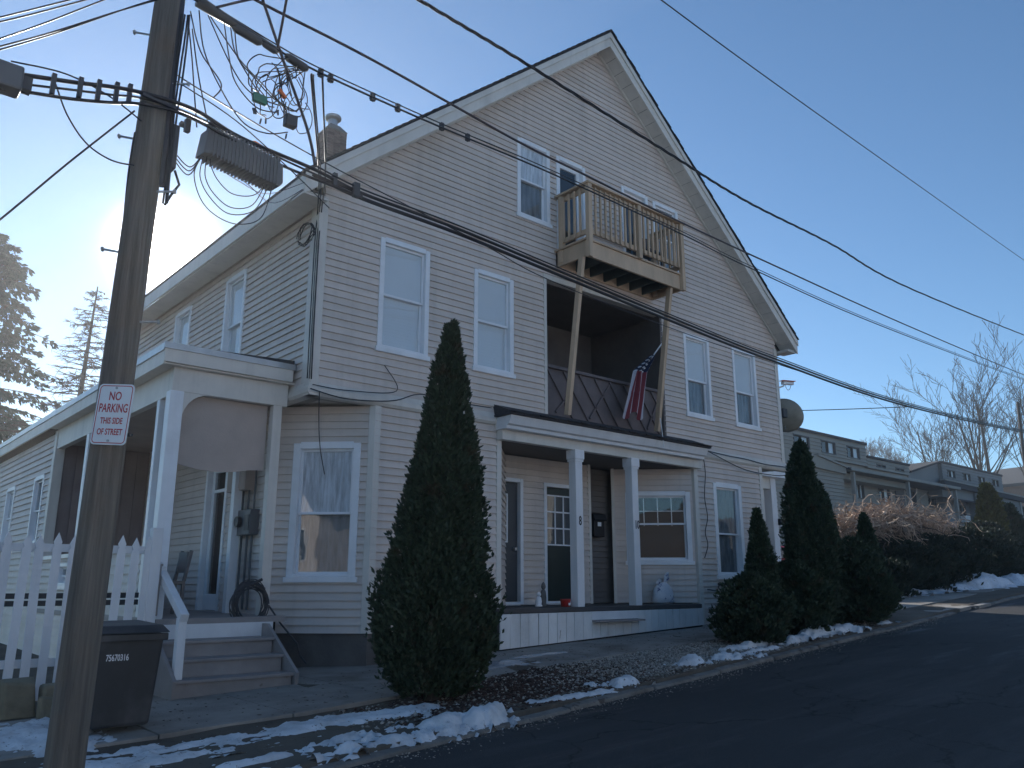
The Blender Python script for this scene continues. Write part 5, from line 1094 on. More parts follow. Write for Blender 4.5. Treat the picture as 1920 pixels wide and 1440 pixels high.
cone = [(0,.50),(.05,.76),(.12,.95),(.20,1.0),(.26,.95),(.34,.80),(.42,.71),(.54,.62),(.64,.49),(.73,.38),(.85,.26),(.92,.16),(.97,.10),(1,.03)]
arborvitae(5.33,7.38,4.22,.635,cone,'tall slender dark arborvitae standing alone in front of the house between two beds',n=15000,seed=4,size=.065,lean=(.15,-.02),grp='arborvitae along the street',lumps=.10)
arborvitae(12.17,7.75,2.12,.36,cone,'short pointed arborvitae nearest the right side of the porch',n=6500,seed=5,size=.06,grp='arborvitae along the street')
bush = [(0,.6),(.15,.9),(.4,1.0),(.6,.9),(.8,.65),(1,.15)]
arborvitae(11.45,7.5,1.05,.48,bush,'low spreading evergreen bush at the foot of the short pointed arborvitae',n=4200,seed=6,size=.075,name='low_evergreen',lumps=.28)
arborvitae(14.17,8.0,3.48,.43,[(0,.6),(.08,.85),(.3,1.0),(.5,.95),(.62,.82),(.75,.62),(.85,.46),(.92,.34),(.97,.2),(1,.06)],'tallest arborvitae at the right corner of the house',n=10500,seed=7,size=.065,grp='arborvitae along the street')
arborvitae(14.95,8.15,2.72,.38,[(0,.7),(.2,1.0),(.45,.92),(.7,.7),(.85,.5),(1,.1)],'medium arborvitae fused to the right flank of the tallest one',n=7000,seed=8,size=.065,grp='arborvitae along the street')
arborvitae(15.5,7.85,1.6,.60,bush,'rounded dark evergreen filling the gap before the rightmost cone',n=6000,seed=9,size=.075,name='low_evergreen',lumps=.2)
arborvitae(13.1,7.75,1.2,.62,bush,'rounded dark evergreen between the short and the tallest cone',n=6000,seed=19,size=.075,name='low_evergreen',lumps=.2)
arborvitae(17.02,8.3,2.12,.42,cone,'separate pointed arborvitae at the right end of the street row',n=7500,seed=10,size=.07,grp='arborvitae along the street')
# yellowing column and dark cone by the far houses
arborvitae(43.6,15.0,4.3,.62,[(0,.8),(.2,1),(.5,.95),(.8,.7),(1,.2)],'narrow yellow green conifer in front of the far clapboard wall',n=4200,seed=11,m='cedar_yel',size=.18,name='conifer')
arborvitae(46.0,14.9,3.3,1.3,[(0,1),(.3,.85),(.6,.5),(.85,.22),(1,.05)],'dark cone shaped shrub right of the yellow green conifer',n=4200,seed=12,size=.2,name='conifer')
def shrub(x,y,h,r,label,seed,n=4500,size=.13,sx=1.0,name='evergreen_shrub',m='shrub'):
    return arborvitae(x,y,h,r,[(0,.8),(.25,1.0),(.55,.97),(.8,.75),(.95,.4),(1,.1)],label,n=n,seed=seed,m=m,size=size,sx=sx,name=name,lumps=.22)
shrub(26.2,12.0,1.6,1.5,'dark rounded shrub under the left part of the vine tangle',31)
shrub(29.0,12.1,1.75,1.6,'dark rounded shrub under the middle of the vine tangle',32)
shrub(32.0,12.2,2.0,1.6,'dark rounded shrub under the right part of the vine tangle',33)
shrub(35.0,12.5,2.0,1.3,'dark shrub just right of the vine tangle before the air conditioner window',34)
shrub(38.2,13.6,2.35,1.1,'small dark upright shrub left of the yellow conifer',35)
shrub(37.5,12.6,1.5,2.2,'wide dark shrub behind the snow pile, left',36,n=6000)
shrub(42.5,13.2,1.6,2.6,'wide dark shrub at the right edge behind the snow pile',37,n=6000)
shrub(23.4,11.6,1.15,1.3,'low dark shrub just right of the street row of cones',38)
# vine tangle
VT = thing('vine_bush', (29,12.6,zg(29,12.6)), 'big tangle of bare reddish brown vines arching over dark shrubs', 'bush')
rng = random.Random(17)
def tangle(name, n, x0, x1, y0, y1, zb, zt, m, rad, ln):
    b = MB()
    for k in range(n):
        u_ = rng.random(); x = x0+(x1-x0)*u_; y = rng.uniform(y0,y1); dome = math.sin(math.pi*min(1,max(0,(u_*.9+.05))))**.5
        z = zb+(zt-zb)*dome*rng.uniform(.15,1.0)**.6
        d_ = Vector((rng.uniform(-1,1),rng.uniform(-.8,.8),rng.uniform(-.4,1.0))).normalized(); p_ = Vector((x,y,z)); pts = [p_.copy()]; L_ = ln*rng.uniform(.3,1.0)
        for s_ in range(7):
            d_ = (d_+Vector((rng.uniform(-1.3,1.3),rng.uniform(-1,1),-.18+rng.uniform(-.9,.85)))).normalized(); p_ = p_+d_*L_/7; pts.append(p_.copy())
        r0 = rad*rng.uniform(.5,1.3); b.tube(pts, [r0*(1-.09*i) for i in range(8)], 3, cap=False)
    return b.build(name, m, VT)
tangle('vine_mass', 900, 24.3,32.2,12.0,13.2, 2.9,3.95,'vine',.024,2.0)
tangle('fine_vines', 900, 24.2,32.4,12.1,13.6, 2.7,4.0,'vine',.012,1.2)
tangle('inner_stems', 1800, 24.6,32.2,12.3,13.6, 1.9,3.5,'bark',.022,1.6)
# bare trees
def bare_tree(x,y,z0,h,r,label,seed,levels=5,spread=.45,m='bark',name='bare_tree',grp=None,stems=1,lean=0.0,twig=.010,up=.35,first=.25,dens=1.0):
    t = thing(name,(x,y,z0),label,'tree',grp); rg = random.Random(seed); TR = MB(); CR = MB()
    def grow(p_, d_, L_, r_, lev, B):
        n_ = 5 if lev < 2 else 3; pts = [p_.copy()]; rs = [r_]; q = p_.copy(); dd_ = d_.copy()
        for s_ in range(n_):
            dd_ = (dd_+Vector((rg.uniform(-.12,.12),rg.uniform(-.12,.12),rg.uniform(-.02,.12)*up*2))).normalized(); q = q+dd_*L_/n_; pts.append(q.copy()); rs.append(max(twig*.6, r_*(1-.72*(s_+1)/n_)))
        B.tube(pts, rs, 7 if lev == 0 else (4 if lev < 3 else 3), cap=False)
        if lev >= levels: return
        nb = int((9 if lev == 0 else (6 if lev < 3 else 5))*dens)
        for k in range(nb):
            f = (first if lev == 0 else .2)+(1-(first if lev == 0 else .2))*(k+rg.random()*.8)/nb; i = min(n_-1,int(f*n_)); g = f*n_-i; pb = pts[i].lerp(pts[i+1],min(1,g)); rb = rs[i]*(1-g)+rs[i+1]*g
            ax_ = (pts[i+1]-pts[i]).normalized(); o_ = ax_.orthogonal().normalized(); o_.rotate(Matrix.Rotation(rg.uniform(0,6.283),3,ax_))
            nd = (ax_*(1-spread*rg.uniform(.7,1.2))+o_*spread*rg.uniform(.8,1.3)+Vector((0,0,up*.6))).normalized()
            grow(pb, nd, L_*rg.uniform(.38,.62)*(1.15-.45*f if lev == 0 else 1), max(twig*.8, rb*rg.uniform(.4,.6)), lev+1, CR)
    for s_ in range(stems):
        a_ = rg.uniform(0,6.28); off_ = .0 if stems == 1 else .35
        grow(Vector((x+off_*math.cos(a_),y+off_*math.sin(a_),z0)), Vector((lean+(.13*math.cos(a_) if stems > 1 else 0),(.13*math.sin(a_) if stems > 1 else 0),1)).normalized(), h*(1 if s_ == 0 else rg.uniform(.75,.98)), r*(1 if s_ == 0 else .8), 0, TR)
    TR.build('trunk',m,t,smooth=True); CR.build('crown',m,t); return t
for args in [
 (130.5,50.6,7,17.5,.30,'slim bare tree rising behind the grey townhouse roofs, left of the tall clump',41,dict(levels=4,spread=.42,stems=3,dens=.8,twig=.034,lean=-.12,first=.40)),
 (115.5,39.6,6,18.5,.36,'tall bare tree with several stems at the right edge, left stem group',42,dict(levels=4,spread=.40,stems=4,dens=.68,twig=.034,lean=-.12,first=.38)),
 (120,37,6,18,.34,'tall bare tree cut by the right edge of the photo',43,dict(levels=4,spread=.45,stems=2,dens=.72,twig=.034,lean=.0,first=.3)),
 (185,87,16,12.5,.3,'distant bare tree behind the low dormer roof, left one',44,dict(levels=4,spread=.5,stems=2,twig=.045,m='bark_far')),
 (190,84,16,12.3,.3,'distant bare tree behind the low dormer roof, right one',45,dict(levels=4,spread=.5,stems=2,twig=.045,m='bark_far')),
 (177,93,19,11.0,.25,'tiny bare treetop showing above the first dormer roof',46,dict(levels=3,spread=.45,twig=.045,m='bark_far')),
]:
    bare_tree(*args[:7], grp='bare trees behind the townhouses', **args[7])
# slim dark utility pole far right
tag(MB().tube([(78.8,24.1,3),(79.2,23.8,17)],[.17,.13],10).build('far_pole','bark',smooth=True),'slim dark pole standing at the right edge among bare trees','utility pole')
# larch: straight trunk with many thin horizontal branches, bare
LT = thing('larch_tree', (7.3,33.3,.9), 'bare larch with thin drooping branches between the hemlock and the utility pole', 'tree')
rg = random.Random(9); TR = MB(); CR = MB(); base = Vector((7.3,33.4,.9)); top = Vector((7.62,33.2,12.8))
TR.tube([base.lerp(top,i/8) for i in range(9)], [.21*(1-i/8.4)+.012 for i in range(9)], 8)
for k in range(170):
    f = .30+.69*(k/170); p0 = base.lerp(top,f); a = rg.uniform(0,6.283); L_ = (2.9*(1-f)**.75+.25)*rg.uniform(.6,1.15); d_ = Vector((math.cos(a),math.sin(a),.12)).normalized(); pts=[p0]; p_ = p0.copy()
    for s_ in range(5):
        d_ = (d_+Vector((rg.uniform(-.12,.12),rg.uniform(-.12,.12),-.10+.05*s_))).normalized(); p_ = p_+d_*L_/5; pts.append(p_.copy())
    CR.tube(pts,[.028*(1-f)+.016]*3+[.014,.012,.010],3,cap=False)
    for q in range(14):
        i = rg.randint(1,4); pb = pts[i]; dd_ = (d_+Vector((rg.uniform(-1,1),rg.uniform(-1,1),rg.uniform(-.6,.3)))).normalized(); CR.tube([pb,pb+dd_*L_*.15,pb+dd_*L_*.28+Vector((0,0,-.04))],[.011,.010,.008],3,cap=False)
TR.build('trunk','bark_far',LT,smooth=True); CR.build('crown','bark_far',LT)
# hemlock
def hemlock(x,y,z0,h,r,seed,label):
    t = thing('hemlock_tree',(x,y,z0),label,'tree'); rg = random.Random(seed); TR = MB(); CB = MB()
    TR.tube([(x,y,z0+h*i/7) for i in range(8)],[.30*(1-i/7.4) for i in range(8)],8); P_ = []; D_ = []
    for k in range(230):
        f = .10+.89*(k/230)**.92; p0 = Vector((x,y,z0+h*f)); a = rg.uniform(0,6.283); L_ = (r*(1-f)**.72+.35)*rg.uniform(.62,1.18); d_ = Vector((math.cos(a),math.sin(a),.22)).normalized(); pts = [p0]; p_ = p0.copy()
        for s_ in range(6):
            d_ = (d_+Vector((rg.uniform(-.15,.15),rg.uniform(-.15,.15),-.10))).normalized(); p_ = p_+d_*L_/6; pts.append(p_.copy())
        CB.tube(pts,[.035*(1-f)+.012-.0012*i for i in range(7)],3,cap=False)
        for q in range(int(26+40*(1-f))):
            g = (rg.uniform(.25,1))*6; i = min(5,int(g)); pb = pts[i].lerp(pts[i+1],g-i); side = Vector((-d_.y,d_.x,0))*rg.choice((-1,1)); w_ = L_*.30*(1.1-g/8)*rg.random()
            pq = pb+side*w_+Vector((0,0,-.25*w_+rg.uniform(-.06,.04))); P_.append(pq[:]); D_.append((side*.6+d_*.8+Vector((0,0,-.35)))[:])
    V,F = sprays(np.array(P_),np.array(D_),.27,np.random.default_rng(seed),width=.34,blades=4,up=-.15)
    mesh_np('foliage',V,F,'hemlock',t); TR.build('trunk','bark',t); CB.build('branches','bark',t)
hemlock(5.0,40.8,.9,16.2,5.6,51,'large dark hemlock with layered drooping boughs at the left edge of the photo')
# ------------------------------------------------------------------ townhouses
def lapwall(root, fr, a0, a1, z0, z1, m='siding2', h=.19, holes=(), name='siding', top=None):
    st = []; lim = (lambda z: (a0,a1)) if top is None else top
    rows(fr, z0, z1, lim, list(holes), st, h)
    b = MB()
    for f_, q, pr in st: b.profile([( d_*1.6 if d_ > 0 else d_, z_) for d_, z_ in pr], q[0], q[1], f_, q[2], q[3])
    return b.build(name, m, root, kind='stuff')
def slider(root, fr, a0, a1, z0, z1, left='x', right='blind', fm='metal_dark'):
    b = MB(fr); t_ = .05; b.box(a0,a0+t_,-.10,.05,z0,z1); b.box(a1-t_,a1,-.10,.05,z0,z1); b.box(a0+t_,a1-t_,-.10,.05,z1-t_,z1); b.box(a0+t_,a1-t_,-.10,.05,z0,z0+t_); m_ = (a0+a1)/2; b.box(m_-.03,m_+.03,-.09,.02,z0+t_,z1-t_)
    w_ = b.build('window',fm,root)
    MB(fr).box(a0+t_,m_-.03,-.06,-.05,z0+t_,z1-t_).build('pane','glass',w_); MB(fr).box(m_+.03,a1-t_,-.05,-.04,z0+t_,z1-t_).build('pane','glass',w_)
    if right == 'blind': MB(fr).box(m_+.03,a1-t_,-.10,-.09,z0+t_,z1-t_).build('blind','blind',w_)
    if left == 'blind': MB(fr).box(a0+t_,m_-.03,-.10,-.09,z0+t_,z1-t_).build('blind','blind',w_)
    MB(fr).box(a0+.01,a1-.01,-.119,-.105,z0+.01,z1-.01).build('pane_backing','interior',w_); return w_
T1 = thing('townhouse', (42,21,2.1), 'long grey lap sided townhouse with flat dormers just right of the main house', 'townhouse', 'townhouses up the street')
F21 = Fr((0,21,0),(1,0,0),(0,-1,0)); F22 = Fr((0,22,0),(1,0,0),(0,-1,0))
dw = [(36.6,38.1,8.14,8.80),(39.25,40.7,8.13,8.80),(41.9,43.3,8.14,8.78)]
lapwall(T1,F21,33.6,44.05,7.85,9.02,holes=dw); 
for w_ in dw: slider(T1,F21,*w_)
dw2 = [(45.2,46.3,7.93,8.12),(47.5,48.6,7.93,8.12)]
F215 = Fr((0,21.02,0),(1,0,0),(0,-1,0)); lapwall(T1,F215,44.1,49.3,7.80,8.36,holes=dw2)
for w_ in dw2: slider(T1,F215,*w_,right='x')
b = MB(); b.box(33.6,44.05,21.13,27,7.0,9.02); b.box(44.1,49.3,21.15,27,7.0,8.36); b.box(33.6,41.25,21.13,27,1.5,7.85); b.box(41.3,55.15,22.12,27,2,7.3); b.build('wall','siding2',T1)
b = MB(); b.box(33.5,44.15,20.9,27.1,9.02,9.16); b.build('roof_edge','shingle',T1); MB().box(44.16,49.35,20.92,27.1,8.36,8.48).build('roof_edge','shingle',T1)
b = MB(Fr((0,0,0),(1,0,0),(0,1,0))); b.quadprism([(33.6,7.42),(41.3,7.18),(41.3,7.5),(38.6,7.86),(33.6,7.86)],20.80,21.0); b.build('fascia','siding2',T1)
MB(Fr((0,0,0),(1,0,0),(0,1,0))).quadprism([(38.4,7.86),(41.6,7.46),(41.6,7.54),(38.4,7.96)],20.7,21.05).build('rake_trim','siding2t',T1)
MB().box(33.0,36.9,20.72,20.80,7.22,7.36).build('gutter','siding2t',T1)
lapwall(T1,F21,33.6,41.25,2.0,7.4)
b = MB(Fr((0,0,0),(0,1,0),(1,0,0))); b.quadprism([(20.55,7.42),(20.55,7.50),(22.6,7.95),(22.6,7.85)],41.3,55.3); b.build('porch_roof','shingle',T1)
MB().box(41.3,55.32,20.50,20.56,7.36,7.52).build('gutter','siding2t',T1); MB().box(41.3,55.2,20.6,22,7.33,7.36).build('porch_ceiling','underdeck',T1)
lw = [(44.55,45.45,6.22,7.22),(47.2,48.6,6.2,7.22),(50.8,52.15,6.2,7.22),(53.85,55.0,6.3,7.22)]
lapwall(T1,F22,41.3,55.15,2.2,7.33,holes=lw)
for i,w_ in enumerate(lw): slider(T1,F22,*w_,left='blind' if i == 0 else 'x',right='blind' if i<2 else 'x')
for x_ in (41.75,48.2,54.85): MB().box(x_,x_+.18,20.65,20.83,2.2,7.33).build('porch_post','siding2t',T1)
b = MB(); b.box(49.3,50.4,21.9,22.05,2.5,7.3); b.build('dark_bay','recess',T1)
T2 = thing('townhouse', (60,21,2.7), 'farther blue grey townhouse with a shed dormer of four small windows', 'townhouse', 'townhouses up the street')
d4 = [(54.75,55.95,8.15,8.66),(57.2,58.4,8.15,8.67),(59.7,60.9,8.14,8.66),(62.2,63.35,8.15,8.67)]
lapwall(T2,F21,54.0,64.1,7.88,8.98,'siding3',holes=d4)
for w_ in d4: slider(T2,F21,*w_)
b = MB(Fr((0,0,0),(1,0,0),(0,1,0))); b.quadprism([(49.6,8.0),(54.0,8.98),(54.0,7.6),(49.6,7.6)],21.2,27); b.box(54.0,64.1,21.13,27,6.9,8.98); b.box(58.9,67.2,21.13,27,2,7.7); b.box(55.2,58.9,21.6,27,2,7.0); b.build('wall','siding3',T2)
b = MB(Fr((0,0,0),(1,0,0),(0,1,0))); b.quadprism([(49.5,7.99),(53.9,9.0),(53.9,9.12),(49.5,8.11)],20.95,27); b.box(53.9,64.2,20.92,27.1,8.98,9.11); b.build('roof_edge','shingle',T2)
b = MB(Fr((0,0,0),(1,0,0),(0,1,0))); b.quadprism([(53.6,7.55),(69,7.35),(69,7.66),(53.6,7.86)],20.75,21.0); b.build('fascia','shingle',T2)
MB(Fr((0,0,0),(1,0,0),(0,1,0))).quadprism([(53.6,7.86),(69,7.66),(69,7.75),(53.6,7.95)],20.7,21.05).build('rake_trim','siding2t',T2)
lapwall(T2,F21,58.9,66.9,2.6,7.45,'siding3'); MB().box(66.9,67.15,20.9,21.1,2.6,7.4).build('corner_board','siding2t',T2)
F216 = Fr((0,21.5,0),(1,0,0),(0,-1,0)); lapwall(T2,F216,55.2,58.9,2.4,6.75,'siding3',holes=[(57.1,58.3,5.45,6.6)])
slider(T2,F216,57.1,58.3,5.45,6.6,right='x'); b = MB(Fr((0,0,0),(0,1,0),(1,0,0))); b.quadprism([(20.7,6.72),(20.7,6.80),(21.9,7.15),(21.9,7.07)],55.1,58.95); b.build('low_roof','shingle',T2)
slider(T2,F21,67.3,68.6,5.5,7.1)
AC = thing('air_conditioner', (57.5,21.3,5.5), 'white window air conditioner in the far blue grey townhouse', 'air conditioner'); MB(F216).box(57.35,58.05,.0,.35,5.48,5.90).build('ac_body','white',AC,bevel=.02)
b = MB(F216)
for i in range(6): b.box(57.40,58.0,.351,.36,5.52+.06*i,5.545+.06*i)
b.build('ac_grille','box_grey',AC)
for r0_ in (T1, T2, AC):   # row scaled up about the camera position so its shadow clears the vines
    l_ = r0_.location.copy(); r0_.location = (l_.x*1.38, l_.y*1.38, 1.6+(l_.z-1.6)*1.38); r0_.scale = (1.38,)*3
BH = thing('brown_house', (150,47,5), 'brown walled house rising behind the bare trees at the right edge', 'house')
bf = Fr((158.5,45.5,0),(.98,-.2,0),(-.2,-.98,0)); MB(bf).quadprism([(-3.3,5),(21,5),(21,22.5),(9,22.0),(-3.3,18.1)],-12,0).build('wall','brownhouse',BH)
MB(bf).quadprism([(-4.2,17.6),(9,22.0),(22,22.5),(22,23.0),(9,22.5),(-4.2,18.1)],-12.6,.4).build('roof','shingle',BH)
# unseen house added to shade the road, and the houses across the street
NB = thing('road_shade_house', (20.5,21,1.1), 'unseen house added behind the main house to shade the road', 'house')
MB().box(17.6,23.6,19.2,27,1,8.6).build('wall','siding2',NB); MB(Fr((0,0,0),(1,0,0),(0,1,0))).quadprism([(17.2,8.6),(24.0,8.6),(20.6,10.6)],18.9,27.3).build('roof','shingle',NB)
def street_house(x0,x1,y0,y1,h,rh,label,wm):
    zb = zg((x0+x1)/2,0)-.5; t = thing('street_house',((x0+x1)/2,y1,zb),label,'house','houses across the street')
    MB().box(x0,x1,y0,y1,zb,zb+h).build('wall',wm,t)
    fr = Fr((0,0,0),(1,0,0),(0,1,0)); xm = (x0+x1)/2; MB(fr).quadprism([(x0,zb+h),(x1,zb+h),(xm,zb+h+rh)],y0,y1-.02).build('gable_wall',wm,t)
    b = MB(fr); b.quadprism([(x0-.4,zb+h-.3),(xm,zb+h+rh+.05),(x1+.4,zb+h-.3),(x1+.4,zb+h-.1),(xm,zb+h+rh+.28),(x0-.4,zb+h-.1)],y0-.4,y1+.4); b.build('roof','shingle',t)
    f2 = Fr((0,y1,0),(-1,0,0),(0,1,0)); n_ = 3
    for r_ in range(int(h//2.8)):
        for i in range(n_):
            a_ = -(x0+(x1-x0)*(i+.5)/n_); z_ = zb+1.2+2.8*r_
            b = MB(f2); b.box(a_-.5,a_-.42,0,.06,z_,z_+1.6); b.box(a_+.42,a_+.5,0,.06,z_,z_+1.6); b.box(a_-.42,a_+.42,0,.06,z_+1.5,z_+1.6); b.box(a_-.42,a_+.42,0,.07,z_,z_+.08); w_ = b.build('window','white',t); MB(f2).box(a_-.42,a_+.42,.0,.02,z_+.08,z_+1.5).build('pane','door_grey',w_)
street_house(14,24,-26,-16,6.2,4.2,'cream gabled house facing from across the street, seen only as a reflection','siding')
street_house(-2,8,-28,-18,6.2,4.0,'white gabled house across the street behind the viewer','white')
street_house(-30,-20,-14,-3,6.4,4.0,'tan gabled house down the street behind the viewer','siding')
street_house(30,41,-25,-14,6.5,4.2,'grey gabled house farther up across the street','siding2')
bare_tree(10.5,-12,.4,10,.2,'bare street tree on the far side of the road behind the viewer',61,levels=3,spread=.5,twig=.02,stems=1)
# red car parked beyond the house
RC = thing('parked_car', (28.6,17.0,zg(28.6,17)), 'red parked car glimpsed beyond the right corner of the house behind the cones', 'car')
zc = zg(28.6,17.0); cf = Fr((26.6,16.2,zc),(1,0,0),(0,-1,0))
MB(cf).quadprism([(0,.35),(.1,.85),(1.1,.98),(4.2,.95),(4.3,.4),(4.25,.3),(.05,.28)],-1.7,0).build('body','redcar',RC,bevel=.05)
MB(cf).quadprism([(1.05,.981),(1.6,1.42),(3.3,1.45),(3.95,.97)],-1.6,-.1).build('cabin','black',RC,bevel=.04); MB(cf).quadprism([(1.5,1.40),(1.62,1.47),(3.28,1.50),(3.45,1.41)],-1.62,-.08).build('roof','redcar',RC,bevel=.02)
for a_ in (.85,3.45):
    wh = MB().cyl(cf.p(a_,-.22,.32),cf.p(a_,.02,.32),.32,20).build('wheel','tyre',RC); MB().cyl(cf.p(a_,.0,.32),cf.p(a_,.03,.32),.19,14).build('rim','galv',wh)
# ------------------------------------------------------------------ snow, mulch, gravel, leaves
def snow(label, blobs, m='snow', res=.032, amp=.06, name='snow_patch', thr=.0, seed=0, kind=None, rough=1.0):
    x0 = min(b_[0]-b_[2]*1.4 for b_ in blobs); x1 = max(b_[0]+b_[2]*1.4 for b_ in blobs); y0 = min(b_[1]-b_[3]*1.4 for b_ in blobs); y1 = max(b_[1]+b_[3]*1.4 for b_ in blobs)
    nx = int((x1-x0)/res)+1; ny = int((y1-y0)/res)+1; H_ = {}; V = []; F = []
    def f(x,y):
        v = 0
        for bx_,by_,rx,ry,hh in blobs:
            q = ((x-bx_)/rx)**2+((y-by_)/ry)**2
            if q < 2.2: v = max(v, hh*(1-q))
        n_ = .62*nz(x,y,2.3,seed)+.5*nz(x,y,6.1,seed+3)+.42*nz(x,y,13,seed+5)+.25*nz(x,y,27,seed+7)
        mx = max([b_[4] for b_ in blobs]); return v + n_*mx*.9*rough - .12*mx
    for j in range(ny):
        for i in range(nx):
            x = x0+i*res+.3*res*nz(i*.7,j*.7,1.3,seed); y = y0+j*res+.3*res*nz(i*.7,j*.7,1.7,seed+9); hgt = f(x,y); e_ = min(1, max(0, (y-yk(x)+.10)/.12)); gz = (zyard(x,y)-.012)*e_ + (zroad(x,y)+.008)*(1-e_) if x < 35 else hill(x,y)
            if y > yin(x) and y < 10.6 and x < 15.3: gz = max(gz, zg(x,y)+.013)
            H_[(i,j)] = hgt; V.append((x,y,gz-.02 + (max(0,hgt)**.6*(max(b_[4] for b_ in blobs))**.4 + .010 if hgt > 0 else 0)))
    for j in range(ny-1):
        for i in range(nx-1):
            if max(H_[(i,j)],H_[(i+1,j)],H_[(i,j+1)],H_[(i+1,j+1)]) > 0: F.append((j*nx+i,j*nx+i+1,(j+1)*nx+i+1,(j+1)*nx+i))
    used = sorted({k for q in F for k in q}); ix = {k:i for i,k in enumerate(used)}
    b = MB(); b.raw([V[k] for k in used],[tuple(ix[k] for k in q) for q in F]); o = b.build(name,m,smooth=True); tag(o,label,'snow','snow patches along the kerb',None); return o
snow('broad flat snow patch on the pavement between the pole and the big lone arborvitae',[(4.3,6.95,.75,.32,.05),(3.5,7.0,.8,.25,.045),(4.9,7.05,.3,.2,.06),(2.8,7.1,.7,.13,.03)],seed=1)
snow('thick snow ridge along the kerb left of its upturned end',[(4.15,5.98,.50,.13,.07),(3.6,5.95,.30,.08,.04),(4.6,6.15,.3,.16,.10)],seed=2)
snow('ragged snow lump with an upturned end, just right of the thick ridge',[(4.95,6.05,.30,.14,.12),(5.15,6.12,.12,.08,.14)],seed=3)
snow('snow patch in the foreground beside the foot of the pole',[(1.9,6.9,.55,.28,.05),(2.45,6.75,.35,.14,.04),(2.2,7.25,.5,.1,.03)],seed=4)
snow('small snow patch at the fence foot at the left edge',[(1.7,8.3,.45,.6,.05),(1.9,7.7,.3,.3,.04)],seed=5)
snow('small dirty snow strip in the bottom foreground by the gutter',[(2.9,6.2,.45,.10,.05),(2.4,5.9,.3,.1,.03)],seed=6)
snow('low snow remnants before the mulch bed along the kerb',[(6.2,6.33,.40,.09,.05),(6.7,6.3,.25,.07,.04)],seed=7)
snow('small upright snow lump before the red mulch, middle of the kerb',[(7.35,6.52,.22,.16,.12),(7.1,6.42,.15,.1,.06)],seed=8)
snow('snow clump before the pale gravel, with a long tail to the right',[(9.0,6.85,.30,.17,.13),(9.9,6.85,.5,.08,.05)],seed=9)
snow('thin snow line along the gutter before the bushes',[(11.0,7.0,.6,.08,.06),(10.4,6.95,.3,.06,.05)],seed=10)
snow('snow patch in front of the low evergreen bush',[(10.9,7.35,.55,.12,.09),(11.35,7.3,.2,.1,.12)],seed=11)
snow('wide bumpy snow bank before the tallest arborvitae',[(13.1,7.35,.7,.18,.16),(12.3,7.25,.5,.13,.10),(13.9,7.35,.4,.14,.13)],seed=12)
snow('small snow bit on the kerb right of the street row',[(15.8,7.5,.3,.1,.07)],seed=13)
snow('long snow strip beyond the sunlit slab',[(23.5,10.9,3.2,.35,.16),(27.5,10.7,2.0,.4,.2),(20.7,10.7,1.2,.3,.12)],'snow_clean',res=.12,seed=14)
snow('peaked snow pile at the far right of the pavement',[(29.5,10.7,1.7,.7,.5),(32,10.4,2.5,.5,.3)],'snow_clean',res=.14,seed=15,rough=.45)
snow('thin icy sheet on the pavement between the lone arborvitae and the porch skirting',[(7.2,8.75,.75,.32,.012),(8.3,9.0,.6,.2,.012)],'ice',seed=16,name='ice_patch')
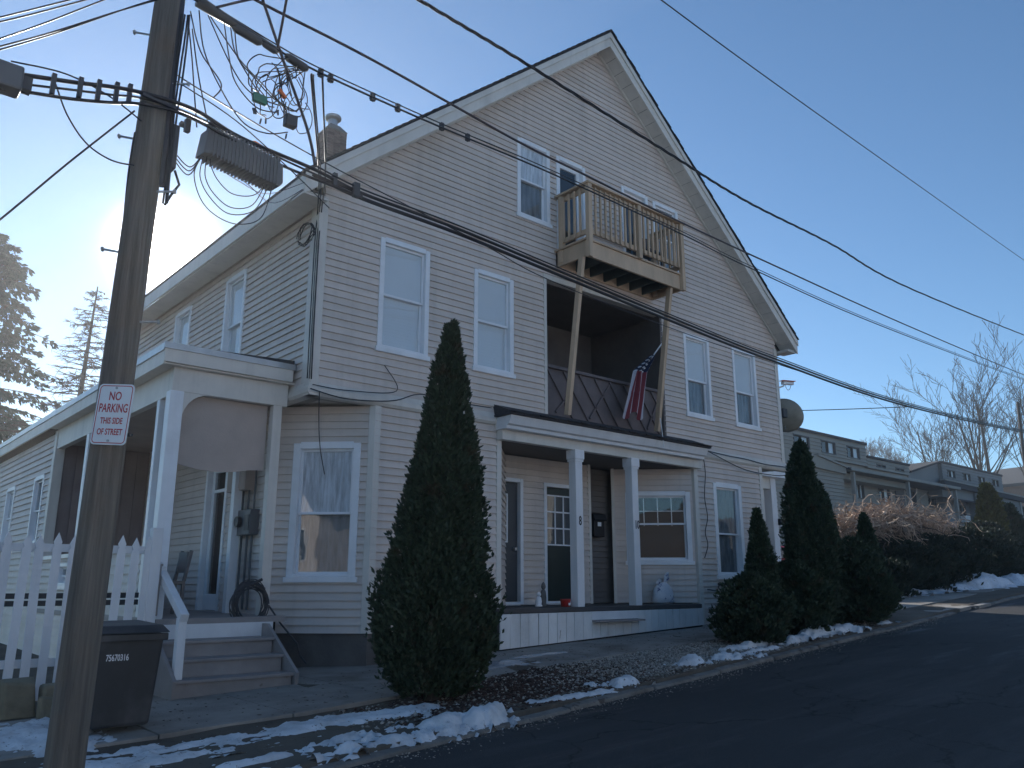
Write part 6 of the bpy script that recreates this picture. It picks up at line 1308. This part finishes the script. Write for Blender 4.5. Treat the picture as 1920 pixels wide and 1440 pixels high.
def scatter(name, m, n, region, size, label, cat, seed, flat=.6, kind='stuff'):
    rg = np.random.default_rng(seed); V = []; F = []
    oc = np.array([(1,0,0),(0,1,0),(-1,0,0),(0,-1,0),(0,0,1),(0,0,-1)],float); of = np.array([(0,1,4),(1,2,4),(2,3,4),(3,0,4),(1,0,5),(2,1,5),(3,2,5),(0,3,5)])
    k = 0; pts = []
    while k < n:
        p_ = region(rg)
        if p_ is None: continue
        pts.append(p_); k += 1
    for i,(x,y,zz) in enumerate(pts):
        s_ = size*rg.uniform(.5,1.5)*np.array([rg.uniform(.7,1.4),rg.uniform(.6,1.1),flat*rg.uniform(.6,1.2)]); a = rg.uniform(0,6.28); ca,sa = math.cos(a),math.sin(a)
        q = (oc+rg.normal(0,.16,oc.shape))*s_; q = np.stack([q[:,0]*ca-q[:,1]*sa,q[:,0]*sa+q[:,1]*ca,q[:,2]],1)+np.array([x,y,zz+s_[2]*.3]); V.append(q); F.append(of+6*i)
    o = mesh_np(name, np.concatenate(V), np.concatenate(F), m); tag(o,label,cat,None,kind); return o
def bed(x0,x1,prob=None):
    def f(rg):
        x = rg.uniform(x0,x1); ya = yk(x)+.14; yb = yin(x)-.02; y = rg.uniform(ya,yb)
        if prob is not None and rg.uniform() > prob(x,y): return None
        return (x,y,zyard(x,y)-.008)
    return f
mulp = lambda x,y: .9*math.exp(-((x-6.3)/1.3)**2)*(1 if y > yk(x)+.45 else .25) + .35*math.exp(-((x-13.3)/1.4)**2)*(1 if y > yk(x)+.5 else .2)+.05
scatter('mulch','mulch',9000,bed(4.3,15.5,mulp),.020,'red brown bark mulch around the feet of the street evergreens','mulch',1,.4)
grp_ = lambda x,y: (.95*math.exp(-((x-9.6)/1.9)**2)+.10)*(1 if y > yk(x)+.35 else .3)
scatter('gravel','gravel',11000,bed(4.0,16.5,grp_),.016,'pale gravel and pebbles in the bed before the front porch','gravel',2,.7)
scatter('kerb_grit','gravel',2600,lambda rg: (lambda x: (x, yk(x)-abs(rg.normal(0,.16))-.0, zroad(x,yk(x)-.1)))(rg.uniform(0,18)),.008,'fine grit washed along the gutter','grit',3,.6)
def leaflit(rg):
    x = rg.uniform(1,15); y = rg.uniform(yk(x)+.1, 9.6); return (x,y,max(zyd(x,y), zg(x,y)+.012 if y > yin(x) else -9))
scatter('leaf_litter','mulch',1500,leaflit,.014,'scattered dead leaves and twigs on the pavement and bed','leaves',4,.15)
# ------------------------------------------------------------------ thin backlit haze round the whole place
hz = MB().box(-275,275,-215,290,-14,33).build('haze', 'glass'); hz['kind'] = 'stuff'
mh = bpy.data.materials.new('thin_air'); mh.use_nodes = True; th = mh.node_tree; th.nodes.clear()
pv = th.nodes.new('ShaderNodeVolumePrincipled'); pv.inputs['Density'].default_value = 0.0009; pv.inputs['Color'].default_value = (0.93,0.96,1,1); pv.inputs['Anisotropy'].default_value = 0.66
mo = th.nodes.new('ShaderNodeOutputMaterial'); th.links.new(pv.outputs[0], mo.inputs['Volume'])
hz.data.materials.clear(); hz.data.materials.append(mh)
